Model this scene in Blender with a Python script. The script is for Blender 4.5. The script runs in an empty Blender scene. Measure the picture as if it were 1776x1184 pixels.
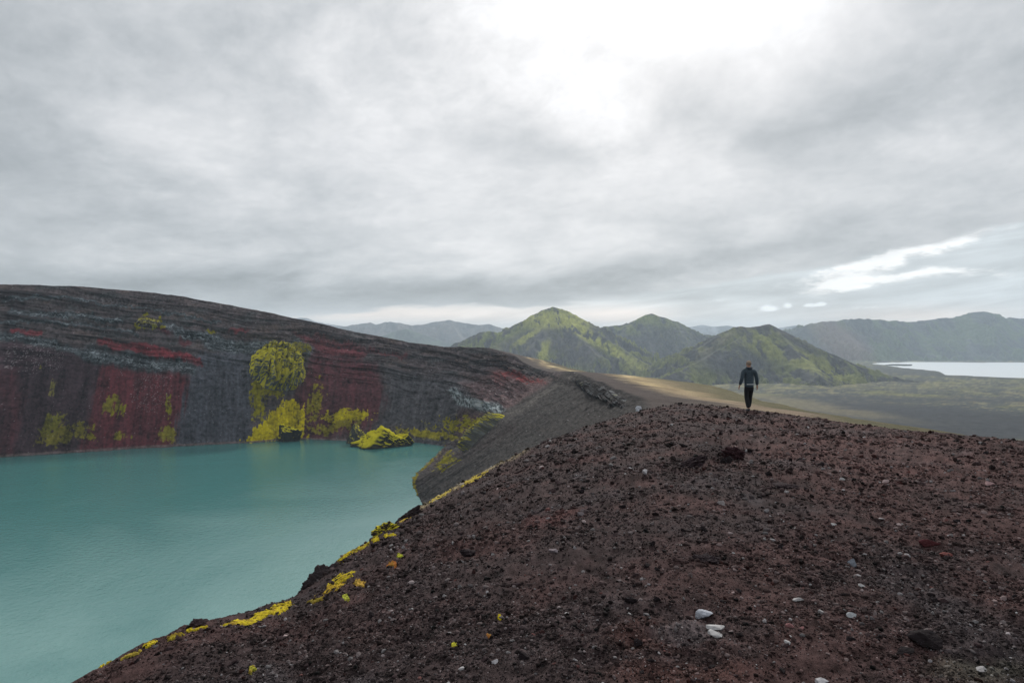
import bpy, math, random
import numpy as np
random.seed(7)
rng = np.random.default_rng(11)
sc = bpy.context.scene
COL = sc.collection
F, CX, CY = 1184.0, 888.0, 592.0          # focal length and centre of the 24 mm view, used to survey bearings
Z_LAKE, Z_PLAIN = -60.0, -120.0

# ------------------------------------------------------------------ noise
def _hash(ix, iy, iz, seed):
    h = (ix.astype(np.int64) * 374761393 + iy.astype(np.int64) * 668265263 + iz.astype(np.int64) * 2147483647 + seed * 974634777) & 0xFFFFFFFF
    h = ((h ^ (h >> 13)) * 1274126177) & 0xFFFFFFFF
    h = ((h ^ (h >> 16)) * 2246822519) & 0xFFFFFFFF
    return h ^ (h >> 15)
_G2 = np.array([(math.cos(a), math.sin(a)) for a in np.arange(16) * math.pi / 8])
_G3 = np.array([(1,1,0),(-1,1,0),(1,-1,0),(-1,-1,0),(1,0,1),(-1,0,1),(1,0,-1),(-1,0,-1),(0,1,1),(0,-1,1),(0,1,-1),(0,-1,-1),(1,1,0),(-1,1,0),(0,-1,1),(0,-1,-1)], float)
_Z = np.zeros(1, np.int64)
def noise2(x, y, seed=0):
    x = np.asarray(x, float); y = np.asarray(y, float)
    ix = np.floor(x).astype(np.int64); iy = np.floor(y).astype(np.int64)
    fx = x - ix; fy = y - iy
    u = fx*fx*fx*(fx*(fx*6-15)+10); v = fy*fy*fy*(fy*(fy*6-15)+10)
    r = []
    for dx in (0, 1):
        for dy in (0, 1):
            g = _G2[_hash(ix+dx, iy+dy, _Z, seed) & 15]
            r.append(g[..., 0]*(fx-dx) + g[..., 1]*(fy-dy))
    a = r[0]*(1-v) + r[1]*v; b = r[2]*(1-v) + r[3]*v
    return (a*(1-u) + b*u) * 1.5
def noise3(x, y, z, seed=0):
    x = np.asarray(x, float); y = np.asarray(y, float); z = np.asarray(z, float)
    ix = np.floor(x).astype(np.int64); iy = np.floor(y).astype(np.int64); iz = np.floor(z).astype(np.int64)
    fx = x-ix; fy = y-iy; fz = z-iz
    s = lambda f: f*f*f*(f*(f*6-15)+10)
    u, v, w = s(fx), s(fy), s(fz)
    out = 0
    for dx in (0, 1):
        for dy in (0, 1):
            for dz in (0, 1):
                g = _G3[_hash(ix+dx, iy+dy, iz+dz, seed) & 15]
                n = g[..., 0]*(fx-dx) + g[..., 1]*(fy-dy) + g[..., 2]*(fz-dz)
                out = out + n*(u if dx else 1-u)*(v if dy else 1-v)*(w if dz else 1-w)
    return out
def fbm2(x, y, oct=5, seed=0, gain=.5, ridged=False):
    t = 0; a = 1.; s = 0
    c, q = math.cos(.6), math.sin(.6)
    for i in range(oct):
        n = noise2(x, y, seed+i*17)
        if ridged: n = 1-2*np.abs(n)
        t = t + a*n; s += a; a *= gain
        x, y = (x*c-y*q)*2.03+7.1, (x*q+y*c)*2.03+3.3
    return t/s
def fbm3(x, y, z, oct=5, seed=0, gain=.5, ridged=False):
    t = 0; a = 1.; s = 0
    for i in range(oct):
        n = noise3(x, y, z, seed+i*17)
        if ridged: n = 1-2*np.abs(n)
        t = t + a*n; s += a; a *= gain
        x, y, z = (x*.8-y*.6)*2.03+7.1, (x*.6+y*.8)*2.03+3.3, z*2.03+1.7
    return t/s
def sstep(a, b, x):
    t = np.clip((x-a)/(b-a), 0, 1)
    return t*t*(3-2*t)

# ------------------------------------------------------------------ mesh helpers
def mesh_np(name, V, Fq, mat, col=None, smooth=True, parent=None):
    V = np.asarray(V, np.float32).reshape(-1, 3); Fq = np.asarray(Fq, np.int32)
    k = Fq.shape[1]
    me = bpy.data.meshes.new(name)
    me.vertices.add(len(V)); me.vertices.foreach_set('co', V.ravel())
    me.loops.add(Fq.size); me.loops.foreach_set('vertex_index', Fq.ravel())
    me.polygons.add(len(Fq)); me.polygons.foreach_set('loop_start', np.arange(0, Fq.size, k, dtype=np.int32))
    try: me.polygons.foreach_set('loop_total', np.full(len(Fq), k, np.int32))
    except Exception: pass
    me.update(calc_edges=True)
    me.polygons.foreach_set('use_smooth', np.full(len(Fq), smooth, bool))
    if col is not None:
        c = np.ones((len(V), 4), np.float32); c[:, :3] = np.asarray(col, np.float32).reshape(-1, 3)
        at = me.color_attributes.new('Col', 'FLOAT_COLOR', 'POINT'); at.data.foreach_set('color', c.ravel())
    me.materials.append(mat)
    o = bpy.data.objects.new(name, me); COL.objects.link(o)
    if parent is not None: o.parent = parent
    return o
def grid_mesh(name, V, mat, col=None, keep=None, smooth=True, wrap=False, parent=None):
    H, W = V.shape[:2]
    i = np.arange(H*W).reshape(H, W)
    if wrap: j = np.roll(i, -1, axis=1)
    else: j = i[:, 1:]; i2 = i[:, :-1]
    a = (i if wrap else i2)
    b = j
    q = np.stack([a[:-1], b[:-1], b[1:], a[1:]], -1).reshape(-1, 4)
    vv = V.reshape(-1, 3); cc = None if col is None else np.asarray(col).reshape(-1, 3)
    if keep is not None:
        kv = keep.reshape(-1)
        q = q[kv[q].any(axis=1)]
        used = np.zeros(len(vv), bool); used[q.ravel()] = True
        m = np.cumsum(used)-1
        q = m[q]; vv = vv[used]
        if cc is not None: cc = cc[used]
    return mesh_np(name, vv, q, mat, cc, smooth, parent)
def tag(o, label=None, cat=None, group=None, kind=None):
    if label: o['label'] = label
    if cat: o['category'] = cat
    if group: o['group'] = group
    if kind: o['kind'] = kind
    return o
def empty(name, loc, rz=0):
    o = bpy.data.objects.new(name, None); COL.objects.link(o)
    o.location = loc; o.rotation_euler = (0, 0, rz); o.empty_display_size = .2
    return o

# ------------------------------------------------------------------ materials
class N:
    """little wrapper so node maths can be written as expressions"""
    def __init__(s, nt, sock): s.nt = nt; s.s = sock
    def _m(s, op, *o, clamp=False):
        n = s.nt.nodes.new('ShaderNodeMath'); n.operation = op; n.use_clamp = clamp
        for i, v in enumerate((s,)+o):
            if isinstance(v, N): s.nt.links.new(v.s, n.inputs[i])
            else: n.inputs[i].default_value = v
        return N(s.nt, n.outputs[0])
    def __add__(s, o): return s._m('ADD', o)
    def __sub__(s, o): return s._m('SUBTRACT', o)
    def __mul__(s, o): return s._m('MULTIPLY', o)
    def __truediv__(s, o): return s._m('DIVIDE', o)
    __radd__ = __add__; __rmul__ = __mul__
    def __rsub__(s, o): return (s*-1.0)+o
    def clamp(s): return s._m('ADD', 0.0, clamp=True)
    def max(s, o): return s._m('MAXIMUM', o)
    def min(s, o): return s._m('MINIMUM', o)
    def exp(s): return s._m('EXPONENT')
    def abs(s): return s._m('ABSOLUTE')
    def ss(s, a, b):
        n = s.nt.nodes.new('ShaderNodeMapRange'); n.interpolation_type = 'SMOOTHSTEP'
        s.nt.links.new(s.s, n.inputs[0])
        for i, v in ((1, a), (2, b)):
            if isinstance(v, N): s.nt.links.new(v.s, n.inputs[i])
            else: n.inputs[i].default_value = v
        return N(s.nt, n.outputs[0])
def new_mat(name):
    m = bpy.data.materials.new(name); m.use_nodes = True
    return m, m.node_tree, m.node_tree.nodes['Principled BSDF']
def nz(nt, vec, scale, detail=6, rough=.55, dist=0, color=False):
    n = nt.nodes.new('ShaderNodeTexNoise'); n.inputs['Scale'].default_value = scale
    n.inputs['Detail'].default_value = detail; n.inputs['Roughness'].default_value = rough; n.inputs['Distortion'].default_value = dist
    if vec is not None: nt.links.new(vec, n.inputs['Vector'])
    return n.outputs['Color'] if color else N(nt, n.outputs['Fac'])
def mixc(nt, f, a, b, mode='MIX'):
    n = nt.nodes.new('ShaderNodeMix'); n.data_type = 'RGBA'; n.blend_type = mode
    for k, v in ((0, f), (6, a), (7, b)):
        if isinstance(v, N): nt.links.new(v.s, n.inputs[k])
        elif isinstance(v, bpy.types.NodeSocket): nt.links.new(v, n.inputs[k])
        elif k == 0: n.inputs[k].default_value = v
        else: n.inputs[k].default_value = (v[0], v[1], v[2], 1)
    return n.outputs[2]
def bump(nt, bs, h, dist, strength=1.0):
    b = nt.nodes.new('ShaderNodeBump'); b.inputs['Distance'].default_value = dist; b.inputs['Strength'].default_value = strength
    nt.links.new(h.s, b.inputs['Height']); nt.links.new(b.outputs[0], bs.inputs['Normal'])
def attr_mat(name, scales, amp=.5, rough=.97, bdist=.05, bscale=None, spec=.04):
    m, nt, bs = new_mat(name)
    at = nt.nodes.new('ShaderNodeAttribute'); at.attribute_name = 'Col'
    ge = nt.nodes.new('ShaderNodeNewGeometry'); pos = ge.outputs['Position']
    f = None
    for s in scales:
        t = nz(nt, pos, s, 8, .65)
        f = t if f is None else f + t
    f = f * (1.0/len(scales))
    g = (f - .5) * (2.2*amp) + 1.0
    c = mixc(nt, 1.0, at.outputs['Color'], mixc(nt, g.max(.15), (0, 0, 0), (1, 1, 1)), 'MULTIPLY')
    # mixc clamps the factor, so scale in two steps to allow lighter spots
    c = mixc(nt, 1.0, c, (1.35, 1.35, 1.35), 'MULTIPLY')
    nt.links.new(c, bs.inputs['Base Color'])
    bs.inputs['Roughness'].default_value = rough; bs.inputs['Specular IOR Level'].default_value = spec
    h = nz(nt, pos, bscale or scales[0], 10, .7)
    bump(nt, bs, h, bdist)
    return m

M_wall = attr_mat('crater_wall_scree', [.35, 1.3], .75, bdist=1.6, bscale=.25)
M_mount = attr_mat('mountain_ground', [.02, .07], .5, bdist=9, bscale=.02)
M_plain = attr_mat('plain_ground', [.012, .05], .55, bdist=1.2, bscale=.06)
M_rock = attr_mat('weathered_rock', [.5, 2.2], .6, bdist=.7, bscale=.6)
M_near = attr_mat('scoria_ground', [22, 80], 1.25, bdist=.035, bscale=35)
M_stone = attr_mat('stone_surface', [14, 60], .6, bdist=.006, bscale=40, rough=.9)
M_moss = attr_mat('moss', [18, 70], .7, bdist=.02, bscale=45)

# gravel: colour from the per-stone value
M_gravel, nt, bs = new_mat('loose_gravel')
at = nt.nodes.new('ShaderNodeAttribute'); at.attribute_type = 'INSTANCER'; at.attribute_name = 'tint'
ge = nt.nodes.new('ShaderNodeNewGeometry')
g = nz(nt, ge.outputs['Position'], 60, 4, .6)
nt.links.new(mixc(nt, 1.0, at.outputs['Color'], mixc(nt, (g*1.1+.42), (0, 0, 0), (1, 1, 1)), 'MULTIPLY'), bs.inputs['Base Color'])
bs.inputs['Roughness'].default_value = .95; bs.inputs['Specular IOR Level'].default_value = .06

def water_mat(name, base, rough, scales, bd, tint=None):
    m, nt, bs = new_mat(name)
    ge = nt.nodes.new('ShaderNodeNewGeometry'); pos = ge.outputs['Position']
    mp = nt.nodes.new('ShaderNodeMapping'); mp.inputs['Scale'].default_value = (1, 1, 1)
    nt.links.new(pos, mp.inputs['Vector'])
    big = nz(nt, mp.outputs[0], .012, 3, .5, 1.0)
    if tint:      # reflections painted into the colour: pale sky near right, dark wall far left
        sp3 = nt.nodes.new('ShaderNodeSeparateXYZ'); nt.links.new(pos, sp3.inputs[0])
        sheen = (N(nt, sp3.outputs[0])*.0042 - N(nt, sp3.outputs[1])*.0030 + 1.25 + (big-.5)*1.5).clamp()
        nt.links.new(mixc(nt, sheen, base, tint), bs.inputs['Base Color'])
    else: bs.inputs['Base Color'].default_value = (*base, 1)
    h = nz(nt, mp.outputs[0], scales[0], 3, .55)
    for k, s in enumerate(scales[1:]): h = h + nz(nt, mp.outputs[0], s, 2, .5)*(.45/(k+1))
    gust = nz(nt, mp.outputs[0], .02, 3, .5, .6).ss(.3, .75)*.8+.45
    bump(nt, bs, h*gust, bd)
    bs.inputs['Roughness'].default_value = rough; bs.inputs['IOR'].default_value = 1.33
    return m
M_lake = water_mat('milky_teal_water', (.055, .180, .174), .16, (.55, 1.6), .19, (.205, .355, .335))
M_far_lake = water_mat('distant_lake_water', (.60, .64, .67), .45, (.05, .3), .02)  # pale base colour stands in for the bright sky it reflects

# ------------------------------------------------------------------ the crater: a ring between shoreline and rim
# rows: shore x, y | rim x, y, z | concavity | outward direction (None = away from the shore) | shoulder width | shoulder slope
def pz(py, d): return (CY-py)/F*d
def px_(px, d): return (px-CX)/F*d
rows = []
def row(S, R, c=1.08, out=None, w=18, sl=.12, n=60): rows.append((S, R, c, out, w, sl, n))
def Spx(px, py):
    d = -Z_LAKE*F/(py-CY); return (px_(px, d), d)
def Rpx(px, py, d): return (px_(px, d), d, pz(py, d))
row((-330, 318), (-400, 425, 37.5), n=90)
row(Spx(0, 793), Rpx(62, 494, 456), n=130)
row(Spx(100, 787), Rpx(160, 499, 468), n=160)
row(Spx(250, 777), Rpx(280, 509, 482), n=190)
row(Spx(430, 768), Rpx(440, 537, 494), n=120)
row(Spx(520, 762), Rpx(540, 558, 505), n=130)
row(Spx(620, 765), Rpx(650, 582, 508), n=120)
row(Spx(720, 768), Rpx(760, 600, 500), n=90)
row(Spx(768, 774), Rpx(840, 603, 480), 1.15, w=50, sl=.11, n=70)
row(Spx(764, 781), Rpx(885, 615, 450), 1.25, w=60, sl=.11, n=70)
row(Spx(750, 795), Rpx(915, 632, 410), 1.38, w=60, sl=.1, n=80)
row(Spx(735, 808), Rpx(950, 644, 360), 1.25, w=60, sl=.09, n=90)
row(Spx(716, 828), Rpx(990, 644, 300), .88, (1, 0), 60, .1, n=120)
row(Spx(718, 847), Rpx(1030, 658, 240), .95, (.95, -.3), 56, .108, n=120)
row(Spx(732, 880), Rpx(1075, 677, 180), 1.0, (.97, -.25), 56, .104, n=100)
row((-30, 200), Rpx(1112, 694, 120), 1.0, (1, -.1), 58, .108, n=60)
row((-32, 150), (15, 80, -9.5), 1.0, (1, -.1), 60, .09, n=30)
row((-45, 100), (8, 45, -8.5), 1.0, (1, -.05), 60, .09, n=30)
row((-58, 50), (2, 10, -8.0), 1.0, (1, 0), 60, .09, n=25)
row((-80, 0), (-5, -30, -7), 1.0, (.9, -.4), 40, .09, n=25)
row((-150, -60), (-90, -120, -3), 1.05, n=20)
row((-260, -60), (-300, -150, 5), 1.05, n=20)
row((-380, 40), (-490, 0, 20), 1.05, n=20)
row((-410, 190), (-520, 220, 35), 1.05, n=25)
nr = len(rows)
def cat(P, i, t):
    p0, p1, p2, p3 = P[(i-1) % nr], P[i], P[(i+1) % nr], P[(i+2) % nr]
    return .5*((2*p1) + (-p0+p2)*t + (2*p0-5*p1+4*p2-p3)*t*t + (-p0+3*p1-3*p2+p3)*t**3)
A = []
for S, R, c, out, w, sl, n in rows:
    o = np.array(out if out else (R[0]-S[0], R[1]-S[1]), float); o /= np.hypot(*o)
    A.append([S[0], S[1], R[0], R[1], R[2], c, o[0], o[1], w, sl])
A = np.array(A)
cols = []; tt = []
for i in range(nr):
    for k in range(rows[i][6]):
        cols.append(cat(A, i, k/rows[i][6])); tt.append(i+k/rows[i][6])
Cc = np.array(cols).T; tt = np.array(tt)
Sx, Sy, Rx, Ry, Rz, Cn, Ox, Oy, Wd, Sl = Cc
# rim gets a little natural unevenness, the shore wanders
arc = np.cumsum(np.hypot(np.diff(Rx, append=Rx[0]), np.diff(Ry, append=Ry[0])))
Rz = Rz + .9*fbm2(arc/22, arc*0, 4, 3)
wob = 2.2*fbm2(arc/14, arc*0+9, 4, 5)
sI = np.concatenate([np.linspace(-.22, 0, 10)[:-1], np.linspace(0, 1, 330)])
eO = np.concatenate([np.linspace(0, 1, 40)[1:], 1+np.linspace(0, 1, 30)[1:]])
s = sI[:, None]
ox, oy = (Rx-Sx), (Ry-Sy); ol = np.hypot(ox, oy); ox, oy = ox/ol, oy/ol
X = Sx+ (Rx-Sx)*s + ox*wob*(1-np.clip(s, 0, 1)); Y = Sy+(Ry-Sy)*s + oy*wob*(1-np.clip(s, 0, 1))
sp = np.clip(s, 0, 1)
hh = sp**Cn
wsp = 1-sstep(0, .95, np.abs(tt[None]-12.05))
hh = hh*(1-wsp)+np.interp(sp, [0, .12, .31, .40, .56, .8, 1], [0, .05, .15, .36, .60, .81, 1])*wsp
ZZ = Z_LAKE + (Rz-Z_LAKE)*np.where(s < 0, s*1.2, hh)
e = eO[:, None]
e1 = np.clip(e, 0, 1); e2 = np.clip(e-1, 0, 1)
zs = Rz - Sl*Wd*(e1**1.6*.6+.4*e1)
L2 = (zs - (Z_PLAIN-8))/.42
X2 = Rx + Ox*(Wd*e1 + L2*e2); Y2 = Ry + Oy*(Wd*e1 + L2*e2); Z2 = zs - .42*L2*e2*(1-.0*e2)
RV = np.stack([np.concatenate([X, X2]), np.concatenate([Y, Y2]), np.concatenate([ZZ, Z2])], -1)
nI = len(sI)
def grid_normals(V):
    du = np.roll(V, -1, 1)-np.roll(V, 1, 1); dv = np.gradient(V, axis=0)
    n = np.cross(du, dv); n /= np.linalg.norm(n, axis=-1, keepdims=True)+1e-9
    n[n[..., 2] < 0] *= -1
    return n
NV = grid_normals(RV)
x, y, z = RV[..., 0], RV[..., 1], RV[..., 2]
Sg = np.concatenate([np.repeat(s, len(tt), 1), 1+np.repeat(e, len(tt), 1)])
T = np.repeat(tt[None], RV.shape[0], 0)
arcg = np.repeat(arc[None], RV.shape[0], 0)
inner = (Sg <= 1.0)
# bearings of every point of the wall, in pixels of the survey photograph (used to map the geology onto it)
yy = np.maximum(y, 1)
PX = CX + F*x/yy; PY = CY - F*z/yy
wx = 13*fbm2(PX/40, PY/60, 5, 71, .65); wy = 9*fbm2(PX/40, PY/40, 5, 72, .6)
_st = fbm2(arcg/3.0, Sg*2.5, 3, 73, .6)
QX, QY = PX+wx+16*_st*sstep(.75, .35, Sg)*(Sg < .8), PY+wy+7*_st
# --- relief: strata ledges in the upper part, gullies running down slope, roughness
up = sstep(.38, .62, Sg)*(1-sstep(.985, 1.02, Sg))
sz_ = z + .15*x + 3.5*fbm2(arcg/60, Sg*2, 3, 21)
strata = fbm2(sz_/5.2, arcg/120, 4, 23, .62)
gul = fbm2(arcg/9.0, Sg*1.6, 4, 31, .55)
gul2 = fbm2(arcg/30.0, Sg*1.2, 3, 33)
rough = fbm3(x/6, y/6, z/6, 5, 37, .6)
farw = sstep(60, 140, y)
vis = np.where(y > 40, 1, .3)*np.where(inner, 1, .25)
zone_far = 1-sstep(9.5, 11.6, T)
stc = np.clip(strata*2.2, -1, 1)
disp = (stc*3.2*up*(.06+.94*zone_far) + gul*1.5*inner*(.6+.4*sstep(.3, .8, Sg))*zone_far + gul2*3.0*sstep(.05, .3, Sg)*(1-sstep(.9, 1.0, Sg))*zone_far + rough*3.0*(.22+.78*zone_far))*vis
disp *= sstep(-.02, .03, Sg)*.9+.1
disp *= (1-.75*sstep(.93, 1.0, Sg)*(Sg <= 1.3))
NH = NV.copy(); kz = np.where(inner, .18, 1.0)[..., None]*zone_far[..., None]+(1-zone_far[..., None])
NH[..., 2:] *= kz; NH /= np.linalg.norm(NH, axis=-1, keepdims=True)
RV2 = RV + NH*disp[..., None]

def mixm(c, m, k): m = np.clip(m, 0, 1)[..., None]; return c*(1-m)+np.array(k)*m
# --- geology colours
def blob(cx, cy, rx, ry, rot=0, soft=.6, X_=None, Y_=None):
    X_ = QX if X_ is None else X_; Y_ = QY if Y_ is None else Y_
    c, q = math.cos(math.radians(rot)), math.sin(math.radians(rot))
    u = ((X_-cx)*c + (Y_-cy)*q)/rx; v = (-(X_-cx)*q + (Y_-cy)*c)/ry
    return 1-sstep(1-soft, 1+soft, np.hypot(u, v))
def band(pts, w, soft=.5, X_=None, Y_=None):
    X_ = QX if X_ is None else X_; Y_ = QY if Y_ is None else Y_
    best = np.full(X_.shape, 1e9)
    for (x0, y0), (x1, y1) in zip(pts[:-1], pts[1:]):
        dx, dy = x1-x0, y1-y0; t = np.clip(((X_-x0)*dx+(Y_-y0)*dy)/(dx*dx+dy*dy), 0, 1)
        best = np.minimum(best, np.hypot(X_-x0-t*dx, Y_-y0-t*dy))
    return 1-sstep(w*(1-soft), w*(1+soft), best)
def poly(pts, soft=8):
    P = np.array(pts, float); inside = np.zeros(QX.shape, bool); best = np.full(QX.shape, 1e9)
    for (x0, y0), (x1, y1) in zip(P, np.roll(P, -1, 0)):
        c = ((y0 > QY) != (y1 > QY)) & (QX < (x1-x0)*(QY-y0)/((y1-y0) if y1 != y0 else 1e-9)+x0)
        inside ^= c
        dx, dy = x1-x0, y1-y0; t = np.clip(((QX-x0)*dx+(QY-y0)*dy)/(dx*dx+dy*dy+1e-9), 0, 1)
        best = np.minimum(best, np.hypot(QX-x0-t*dx, QY-y0-t*dy))
    return sstep(-soft, soft, np.where(inside, best, -best))
C = np.zeros(RV.shape); C[:] = (.085, .070, .072)
def paint(col, m):
    global C
    m = np.clip(m, 0, 1)[..., None]
    C = C*(1-m) + np.array(col)*m
gate = inner*(y > 60)
streak = .6*fbm2(arcg/2.2+1.5*Sg, Sg*4, 4, 41, .6)+.7*fbm2(arcg/7.+2*Sg, Sg*2.2, 3, 42, .6)
fine = fbm2(PX/5, PY/5, 4, 43, .65)
speck = noise2(PX/1.5, PY/1.5, 47)
ms = fbm2(PX/11, PY/11, 5, 51, .62)
STRA = strata
# upper, brown-grey with dark and light beds
paint((.115, .088, .082), sstep(.0, .5, fbm2(PX/60, PY/18, 4, 61))*.9)
paint((.075, .078, .080), sstep(.0, .5, fbm2(PX/50, PY/14, 4, 62))*.8)
paint((.026, .025, .027), up*zone_far*sstep(.0, .30, STRA)*sstep(-.5, .1, fine+.4*fbm2(PX/30, PY/30, 3, 163))*.9*gate)
paint((.19, .185, .19), up*zone_far*sstep(.2, .5, -STRA)*.4*gate*sstep(-.1, .3, fine))
# left fold
paint((.030, .024, .027), band([(0, 512), (32, 522), (22, 548), (14, 600)], 11)*.75*gate)
# lower scree body
paint((.070, .048, .055), poly([(-60, 600), (30, 592), (110, 612), (210, 634), (330, 645), (330, 800), (-60, 820)], 6)*gate)
paint((.052, .034, .040), poly([(20, 600), (150, 620), (190, 640), (150, 790), (0, 810)], 16)*.8*gate)
paint((.095, .036, .042), poly([(-60, 640), (30, 640), (45, 700), (20, 800), (-60, 800)], 12)*(.55+.6*streak)*gate)
paint((.120, .034, .040), poly([(178, 632), (260, 636), (336, 640), (322, 700), (300, 776), (140, 785), (158, 715)], 7)*(.88+.5*streak)*gate)
paint((.080, .082, .096), poly([(330, 640), (352, 612), (440, 605), (432, 770), (300, 775), (318, 700)], 7)*(.95+.3*streak)*gate)
# red beds
paint((.150, .036, .042), band([(175, 592), (215, 603), (262, 612), (300, 618), (345, 630)], 5.5)*(.9+.4*fine)*gate)
paint((.17, .035, .042), band([(235, 600), (300, 613), (325, 622)], 6)*.8*gate)
paint((.190, .040, .048), band([(24, 574), (45, 577), (70, 577)], 4)*.8*gate)
paint((.150, .030, .040), blob(290, 570, 14, 9)*.7*gate + blob(322, 592, 10, 8)*.6*gate)
paint((.170, .045, .05), blob(415, 573, 16, 4)*.8*gate)
# blue grey lava beds
for pts, w in (([(-40, 560), (60, 556), (180, 566), (240, 578)], 2.2), ([(0, 520), (90, 515), (200, 527), (290, 540), (380, 560)], 2.0), ([(-40, 578), (0, 583), (55, 587), (100, 600), (150, 612), (205, 625)], 4.5), ([(150, 612), (205, 624), (262, 633), (330, 640)], 8),
               ([(20, 538), (80, 546), (140, 546), (210, 556)], 3.5), ([(285, 562), (322, 579), (370, 590), (420, 600), (462, 598)], 5.5),
               ([(360, 598), (410, 606), (440, 604)], 5), ([(520, 597), (548, 612), (580, 628)], 8)):
    b = band(pts, w)
    paint((.060, .070, .076), band(pts, w*1.5)*.9*gate)
    ln = fbm2(PX/26, (QY-.14*PX)/2.0, 5, 173, .65)
    paint((.27, .295, .31), b*sstep(-.05, .35, ln+.25*fine)*(.85 if w > 3 else .4)*gate)
    paint((.014, .015, .018), b*sstep(.05, .35, -ln)*.8*gate)
# right of the crag
paint((.100, .037, .043), poly([(545, 600), (585, 618), (650, 632), (668, 690), (640, 745), (520, 770), (500, 720)], 10)*(.9+.3*streak)*gate)
paint((.150, .040, .047), poly([(512, 578), (600, 592), (640, 605), (625, 622), (560, 612)], 6)*.75*gate)
paint((.16, .04, .045), band([(640, 608), (660, 612), (700, 614)], 3.5)*.6*gate)
paint((.078, .076, .082), poly([(668, 640), (760, 650), (830, 660), (800, 720), (760, 750), (650, 745), (672, 690)], 14)*.9*gate)
for pts in ([(545, 588), (600, 603), (680, 612), (760, 622), (830, 640)], [(520, 575), (600, 588), (700, 600), (800, 606)], [(780, 622), (850, 632), (905, 640), (960, 652)], [(850, 612), (880, 630), (915, 645), (960, 652)]):
    paint((.022, .021, .024), band(pts, 3.0)*sstep(-.3, .2, fine)*.85*gate)
# reddish bowl and blue-grey column band
paint((.150, .100, .100), poly([(800, 665), (860, 640), (950, 660), (990, 655), (930, 700), (868, 722), (840, 700)], 9)*.75*gate)
paint((.170, .045, .045), (blob(893, 651, 20, 7, 15)+blob(922, 661, 22, 5, 8)+.5*blob(868, 655, 9, 14))*sstep(-.4, .2, fine)*gate)
paint((.100, .050, .055), poly([(800, 715), (850, 725), (858, 745), (820, 770), (790, 750)], 10)*.6*gate)
cb = band([(790, 680), (800, 695), (832, 703), (858, 706), (872, 716)], 8, X_=PX+wx*.4, Y_=PY+wy*.4)
paint((.15, .17, .175), cb*gate); paint((.34, .38, .39), cb*sstep(.0, .3, noise2(PX/2.2, PY/7, 91))*.7*gate); paint((.02, .022, .025), cb*sstep(.1, .4, -noise2(PX/2.2, PY/7, 91))*.8*gate)
# spur front
fr = sstep(11.6, 12.1, T)
paint((.070, .065, .063), fr*gate*.9)
paint((.130, .118, .110), band([(1000, 652), (930, 690), (875, 725)], 4)*gate*.8)  # lit spur crest painted as a lighter band
for k, pts in enumerate(([(955, 655), (1000, 667), (1060, 690), (1115, 712)], [(960, 662), (1010, 672), (1050, 688)], [(990, 650), (1050, 668), (1120, 694)], [(955, 650), (985, 660), (1040, 672), (1100, 692)])):
    paint((.020, .018, .020), band(pts, 2.6)*sstep(-.35, .1, fbm2(PX/14, PY/3, 4, 95+k))*.9*gate)
paint((.055, .045, .045), poly([(700, 850), (800, 800), (900, 745), (880, 730), (800, 790), (710, 830)], 8)*.7*gate*fr)
# moss
MY = (.40, .34, .018); MO = (.20, .18, .02)
def moss(m, thr=0., col=MY, k=1.):
    paint(np.array(col)*.95, sstep(thr-.08, thr+.20, m*1.15-.62+ms*1.25+.75*fine+.35*streak)*sstep(.02, .25, m)*k*gate)
moss(blob(112, 752, 48, 17, -15), .12, (.15, .13, .03)); moss(blob(92, 735, 26, 14, -40), .15, (.13, .12, .025)); moss(blob(192, 702, 7, 17, 22), -.05, (.20, .17, .03)); moss(blob(206, 712, 6, 14, 20), .0, MO)
moss(blob(164, 742, 6, 7), .0, (.22, .19, .03)); moss(blob(203, 756, 8, 9, 20), -.05, (.20, .17, .03)); moss(blob(224, 756, 5, 6), .0, MO); moss(blob(291, 752, 13, 14), -.05, (.19, .165, .03)); moss(blob(290, 705, 4, 24), .1, MO)
moss(blob(155, 760, 14, 6), .0, (.22, .19, .03)); moss(blob(92, 672, 7, 18, 15), .15, (.16, .14, .05)); moss(blob(70, 636, 5, 5), 0, MO)
moss(blob(258, 566, 26, 5, 6), -.05, MO); moss(blob(252, 549, 6, 3), -.1, MO); moss(blob(278, 553, 4, 6), 0, MO); moss(blob(365, 576, 10, 3), .0, MO)
moss(poly([(500, 690), (520, 700), (524, 745), (528, 762), (425, 764), (445, 742), (470, 715)], 5), -.12, (.46, .38, .015))
moss(blob(448, 690, 14, 40), .12, MO); moss(blob(475, 675, 22, 14), .08, MO); moss(blob(545, 700, 14, 40, 12), .16, (.24, .2, .03))
moss(blob(600, 722, 44, 12, -4), .02); moss(blob(580, 740, 48, 10, -10), .06, (.20, .17, .03)); moss(blob(745, 752, 60, 9, 6), .08, (.26, .23, .04)); moss(blob(800, 735, 60, 18), .42, MO)
moss(band([(770, 770), (745, 800), (722, 820), (714, 838), (724, 870), (740, 905)], 5, X_=PX, Y_=PY), .12, (.20, .17, .03))
moss(blob(770, 800, 30, 10, -35), .34, MO)
# beach of pale gravel at the waterline, darker wet foot
paint((.16, .125, .12), (sstep(.0, .006, Sg)*(1-sstep(.012, .022, Sg)))*gate*(T < 11)*.85)
paint((.10, .10, .11), (1-sstep(.03, .075, Sg))*gate*sstep(5.9, 6.8, T)*(1-sstep(9.2, 10, T))*.9)
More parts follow.
